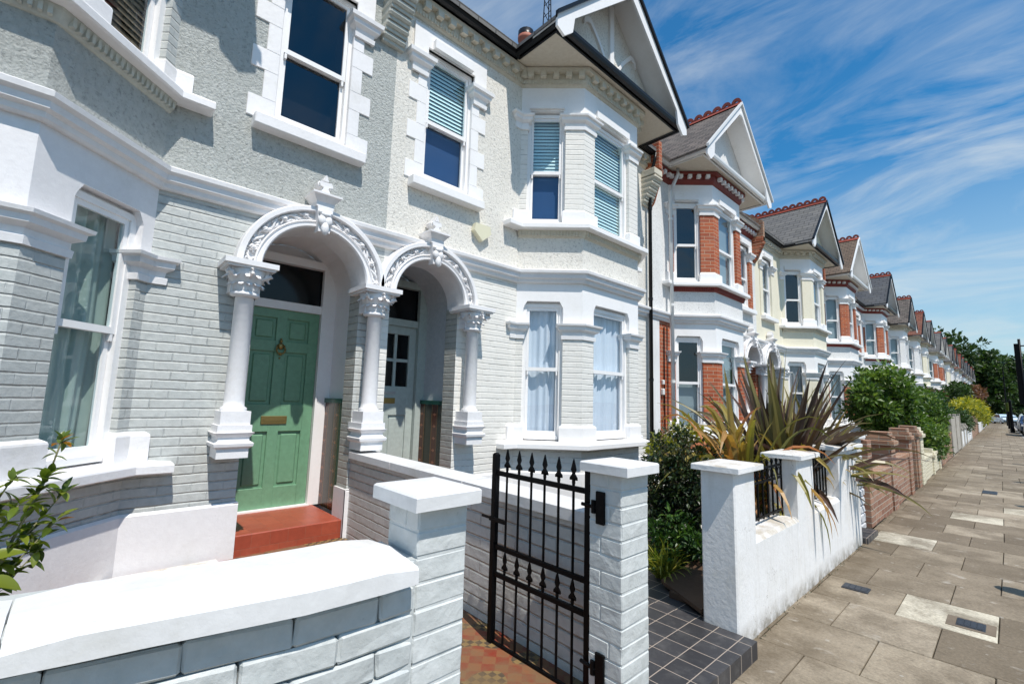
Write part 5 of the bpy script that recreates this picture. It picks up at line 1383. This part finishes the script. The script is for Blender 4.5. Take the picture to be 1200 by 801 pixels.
shrub('palm_like_shrub', 'dark spiky topped shrub above the yellow hedge', 'shrub',
      [dict(c=(-2.9, 52., 2.9), rad=(.9, 3.0, .9), nclump=130, per=30, leaf=.25, csize=.14, seed=59, shell=.4)], ((-2.9, 52, 0), (-2.9, 52, 2.6), .09, 4, (.4, .9, .3), 60), M['leaf_tree'])
shrub('brown_bush', 'rounded brownish bush at the far end of the hedge', 'shrub',
      [dict(c=(-2.7, 66., 3.1), rad=(.9, 3.2, 1.2), nclump=120, per=26, leaf=.3, csize=.14, seed=61, shell=.4)], ((-2.7, 66, 0), (-2.7, 66, 2.6), .09, 4, (.4, .9, .3), 62), M['leaf_red'])
# far trees
trees = [(-8.5, 106, 14.5, 5.2, 'broad dark tree rising behind the last gables'), (-4.0, 112, 12.3, 4.2, 'tree with domed crown where the row of houses ends'),
         (-1.3, 128, 12.2, 4.6, 'dense green tree closing the view above the pavement'), (4.6, 140, 14.0, 5.5, 'dark tree behind the lamp post at the right edge'), (-14, 112, 13.6, 5.0, 'tree crown showing just over the distant roofs')]
for i, (x, y, h, r, lab) in enumerate(trees):
    shrub('street_tree', lab, 'tree', [dict(c=(x, y, h * .6), rad=(r, r * 1.1, h * .42), nclump=230, per=34, leaf=.75, csize=.15, seed=70 + i, shell=.45),
                                       dict(c=(x + 1, y - 1, h * .3), rad=(r * .9, r, h * .26), nclump=110, per=30, leaf=.7, csize=.16, seed=90 + i, shell=.4)],
          ((x, y, -.1), (x, y, h * .75), .35, 10, (r * .6, r * .6, h * .2), 80 + i), M['leaf_tree'], 'trees at the end of the street')
# moss and debris along the wall foot
mb = MB(); random.seed(8)
for k in range(420):
    y = random.uniform(3.15, 14.); x = -1.245 + BX(y) + random.uniform(0, .035) ** 1.0 + (-.07 if y > 6.7 else 0); mb.tint = random.uniform(0, .6)
    leafq(mb, Vector((x, y, .002)), rv() + Vector((.2, 0, .4)), Vector((0, 0, 1)), random.uniform(.008, .022), .008)
tag(mb.build('weeds', M['leaf_dark']), 'thin line of moss and litter along the foot of the garden walls', 'weeds', kind='stuff')

# ------------------------------------------------------------------ vehicles and street furniture at the kerb
def car(label, x, y, rz, paint, van=False):
    t = thing('parked_car', label, 'car', (x, y, -.11), rz, 'cars parked along the kerb')
    W = .88; H = 1.45 if not van else 1.95
    side = [(-2.1, .35), (-2.08, .75), (-1.95, .92), (-1.35, 1.0), (-.75, H - .12), (-.45, H), (.9, H), (1.5, H - .18), (1.95, 1.0), (2.1, .9), (2.12, .35)]
    if van: side = [(-2.1, .35), (-2.08, .85), (-1.9, 1.05), (-1.45, 1.2), (-1.0, H - .1), (-.7, H), (2.0, H), (2.1, H - .15), (2.12, .35)]
    def sec(k, f): return [(y_, z) for y_, z in side]
    mb = MB(); mb.smooth = False; rows = []
    for sx, inn in ((-W, 0.), (-W * .96, .0), (W * .96, 0.), (W, 0.)):
        pass
    xs_ = [-W, -W * .93, W * .93, W]
    def px(xx, z, edge): return xx * (1 - .16 * max(0, (z - .95)) / (H - .95)) if z > .95 else xx
    for i, xx in enumerate(xs_):
        sc = .97 if i in (0, 3) else 1.
        rows.append([mb.P((px(xx, z, 0), y_ * sc, .35 + (z - .35) * (.975 if i in (0, 3) else 1))) for y_, z in side])
    n = len(side)
    for i in range(3):
        for j in range(n): mb.face([rows[i][j], rows[i + 1][j], rows[i + 1][(j + 1) % n], rows[i][(j + 1) % n]])
    mb.face(rows[0], (-1, 0, 0)); mb.face(rows[3], (1, 0, 0))
    mb.build('body', paint, t)
    g = MB()
    for sx in (-1, 1):
        f = lambda yy, z: (sx * (px(W, z, 0) + .004), yy, z)
        zt = H - .12
        for a, b in (((-1.15, -.72), (-.05, -.05)), ((.05, .05), (1.25, 1.05))):
            g.poly([f(a[0], 1.02), f(b[0], 1.02), f(b[1], zt), f(a[1], zt)], (sx, 0, 0))
    wz = [(-.70, H - .14), (-1.28, 1.04)] if not van else [(-1.02, H - .16), (-1.42, 1.24)]
    g.poly([(-W * .78, wz[0][0] - .03, wz[0][1]), (W * .78, wz[0][0] - .03, wz[0][1]), (W * .86, wz[1][0] - .03, wz[1][1]), (-W * .86, wz[1][0] - .03, wz[1][1])], (0, -1, .5))
    if not van: g.poly([(-W * .76, 1.56, H - .2), (W * .76, 1.56, H - .2), (W * .82, 1.93, 1.05), (-W * .82, 1.93, 1.05)], (0, 1, .5))
    g.build('windows', M['glass_black'], t)
    for sx in (-1, 1):
        for yy in (-1.32, 1.32):
            w = MB(); w.smooth = True; w.tube([(sx * (W - .2), yy, .31), (sx * (W + .01), yy, .31)], .31, 18); wh = w.build('wheel', M['black'], t, False)
            w = MB(); w.tube([(sx * (W + .0), yy, .31), (sx * (W + .018), yy, .31)], .19, 14); w.build('rim', M['steel'], wh)
        h = MB(); h.rbox(sx * .72 - .12, sx * .72 + .12, -2.13, -2.02, .66, .80, .02); h.build('headlight', M['upvc'], t)
        h = MB(); h.rbox(sx * .74 - .1, sx * .74 + .1, 2.03, 2.14, .7, .86, .02); h.build('tail_light', M['ridge_red'], t)
    h = MB(); h.rbox(-.8, .8, -2.16, -2.02, .38, .56, .03); h.build('bumper', M['black'], t); h = MB(); h.rbox(-.8, .8, 2.04, 2.17, .38, .56, .03); h.build('bumper', M['black'], t)
cp = lambda n, c: m_plain(n, c, .25)
car('white van parked nearest at the right edge of the pavement', 1.35, 47.5, .0115, cp('white_car_paint', (.7, .7, .7)), True)
car('dark blue car parked behind the white van', 1.2, 53.6, .0115, cp('blue_car_paint', (.02, .04, .10)))
car('silver car parked third along the kerb', 1.13, 59.4, .0115, cp('silver_car_paint', (.4, .42, .45)))
car('pale blue car stopped at the far end of the pavement', -.75, 97., .3, cp('pale_blue_car_paint', (.45, .58, .68)))
def lamp(label, x, y, h, arm, group='lamp posts along the kerb', r=.07):
    t = thing('street_lamp', label, 'street lamp', (x, y, 0), 0, group)
    mb = MB(); mb.smooth = True; mb.lathe(0, 0, [(r * 1.9, -.1), (r * 1.9, .9), (r * 1.3, 1.0), (r, 1.2), (r * .75, h * .85)], 12); mb.build('column', M['iron'], t)
    if arm:
        mb = MB(); mb.smooth = True; R_ = arm; mb.tube([(0, 0, h * .84)] + [(R_ - R_ * math.cos(a), 0, h * .85 + R_ * math.sin(a)) for a in [math.pi / 2 * k / 8 for k in range(9)]] + [(R_ + .5, 0, h * .85 + R_)], r * .6, 8); mb.build('arm', M['iron'], t)
        mb = MB(); mb.rbox(R_ + .35, R_ + 1.0, -.12, .12, h * .85 + R_ - .08, h * .85 + R_ + .05, .03); mb.build('lamp_head', M['iron'], t)
lamp('tall thin lamp post with curved arm in the distance', -.42, 82., 8.0, 1.0)
t = thing('sign_post', 'tall black post with a flat dark panel at the right edge of the picture', 'sign post', (.36, 30., 0))
mb = MB(); mb.smooth = True; mb.tube([(.06, 0, -.02), (.06, 0, 4.75)], .045, 12); mb.build('pole', M['iron'], t)
mb = MB(); mb.rbox(-.11, .035, -.04, .04, 1.9, 4.55, .01); mb.build('panel', M['iron'], t)
mb = MB(); mb.box(-.02, .35, -.03, .03, 4.42, 4.47); mb.build('bracket', M['iron'], t)
t = thing('bollard', 'short black bollard post standing near the kerb', 'bollard', (-.07, 54.2, 0))
mb = MB(); mb.smooth = True; mb.lathe(0, 0, [(.13, 0), (.13, .3), (.10, .35), (.085, 2.3), (.10, 2.4), (.06, 2.55), (0, 2.6)], 14); mb.build('post', M['iron'], t)
for k_, (bx_, by_) in enumerate(((.47, 5.86), (.60, 11.3), (.58, 15.2), (.55, 20.5))):
    t = thing('bollard', 'black cast iron bollard beside the kerb, just right of the pavement view', 'bollard', (bx_, by_, 0), 0, 'cast iron bollards along the near kerb')
    mb = MB(); mb.smooth = True; mb.lathe(0, 0, [(.13, 0), (.13, .12), (.095, .16), (.085, .8), (.11, .84), (.11, .88), (.085, .92), (.10, 1.0), (.07, 1.08), (0, 1.12)], 16); mb.build('post', M['iron'], t)
t = thing('bollard', 'yellow banded bollard in the distance by the parked cars', 'bollard', (-.25, 66., 0))
mb = MB(); mb.lathe(0, 0, [(.12, 0), (.10, 1.6), (0, 1.65)], 12); mb.build('post', M['iron'], t); mb = MB(); mb.lathe(0, 0, [(.16, 1.7), (.16, 2.5), (0, 2.52)], 12); mb.build('sign', M['leaf_gold'], t)

# ------------------------------------------------------------------ sun, sky, camera
SV = Vector((1, -.22, 1.75)).normalized()
el = math.asin(SV.z); az = math.atan2(SV.x, SV.y)
sd = bpy.data.lights.new('sun', 'SUN'); sd.energy = 5.0; sd.angle = R(.55); sd.color = (1, .945, .87)
so = bpy.data.objects.new('sun', sd); COL.objects.link(so); so.rotation_euler = (-SV).to_track_quat('-Z', 'Y').to_euler(); so.location = (20, 0, 30)
w = bpy.data.worlds.new('World'); scene.world = w; w.use_nodes = True; nt = w.node_tree; nt.nodes.clear()
out = nt.nodes.new('ShaderNodeOutputWorld'); bg = nt.nodes.new('ShaderNodeBackground'); nt.links.new(bg.outputs[0], out.inputs[0])
sky = nt.nodes.new('ShaderNodeTexSky'); sky.sky_type = 'NISHITA'; sky.sun_disc = False; sky.sun_elevation = el; sky.sun_rotation = az
sky.air_density = 1.3; sky.dust_density = .4; sky.ozone_density = 3.5; sky.altitude = 50
tc = nt.nodes.new('ShaderNodeTexCoord'); mp = nt.nodes.new('ShaderNodeMapping'); nt.links.new(tc.outputs['Generated'], mp.inputs[0])
sx = nt.nodes.new('ShaderNodeSeparateXYZ'); nt.links.new(tc.outputs['Generated'], sx.inputs[0])
zz = math_(nt, 'ADD', math_(nt, 'MAXIMUM', sx.outputs[2], 0.), .22)
cx = math_(nt, 'DIVIDE', sx.outputs[0], zz); cy = math_(nt, 'DIVIDE', sx.outputs[1], zz)
cb = nt.nodes.new('ShaderNodeCombineXYZ'); nt.links.new(cx, cb.inputs[0]); nt.links.new(cy, cb.inputs[1])
m2 = nt.nodes.new('ShaderNodeMapping'); nt.links.new(cb.outputs[0], m2.inputs[0]); m2.inputs['Rotation'].default_value = (0, 0, R(35)); m2.inputs['Scale'].default_value = (1., 2.1, 1)
c1 = noise_(nt, 1.7, 12, .63, m2.outputs[0], .7); c2 = noise_(nt, .9, 5, .6, cb.outputs[0], .6)
cl = math_(nt, 'MULTIPLY', ramp(nt, c1, [(.40, 0.), (.68, 1.)]), ramp(nt, c2, [(.36, .18), (.58, 1.)]))
hz = ramp(nt, sx.outputs[2], [(0.0, 1.), (.16, .55), (.42, 0.)])
sat = mixc(nt, 1., sky.outputs[0], (.46, 1.55, 2.1), 'MULTIPLY')
cl2 = math_(nt, 'MULTIPLY', cl, .75)
cc = mixc(nt, cl2, sat, (10.6, 11.6, 12.2))
hz2 = math_(nt, 'MULTIPLY', hz, .92)
cc = mixc(nt, hz2, cc, (9.6, 11.6, 12.4))
nt.links.new(cc, bg.inputs[0]); bg.inputs[1].default_value = .066
cam = bpy.data.cameras.new('camera'); co = bpy.data.objects.new('camera', cam); COL.objects.link(co); scene.camera = co
f_, yaw, pit, rol = 540.3, .8242, .1228, .0287
fw = Vector((-math.sin(yaw) * math.cos(pit), math.cos(yaw) * math.cos(pit), math.sin(pit))); rr_ = Vector((math.cos(yaw), math.sin(yaw), 0)); up = rr_.cross(fw)
r2 = rr_ * math.cos(rol) + up * math.sin(rol); u2 = -rr_ * math.sin(rol) + up * math.cos(rol)
co.matrix_world = Matrix(((r2.x, u2.x, -fw.x, 0), (r2.y, u2.y, -fw.y, 0), (r2.z, u2.z, -fw.z, 1.5), (0, 0, 0, 1)))
cam.sensor_width = 36; cam.lens = 36 * f_ / 1200; cam.clip_start = .05; cam.clip_end = 2000
scene.view_settings.view_transform = 'Standard'; scene.view_settings.look = 'None'; scene.view_settings.exposure = 0; scene.view_settings.gamma = 1
scene.render.engine = 'CYCLES'; scene.cycles.max_bounces = 8; scene.cycles.transparent_max_bounces = 12; scene.cycles.use_denoising = True
scene.render.resolution_x = 1024; scene.render.resolution_y = 683
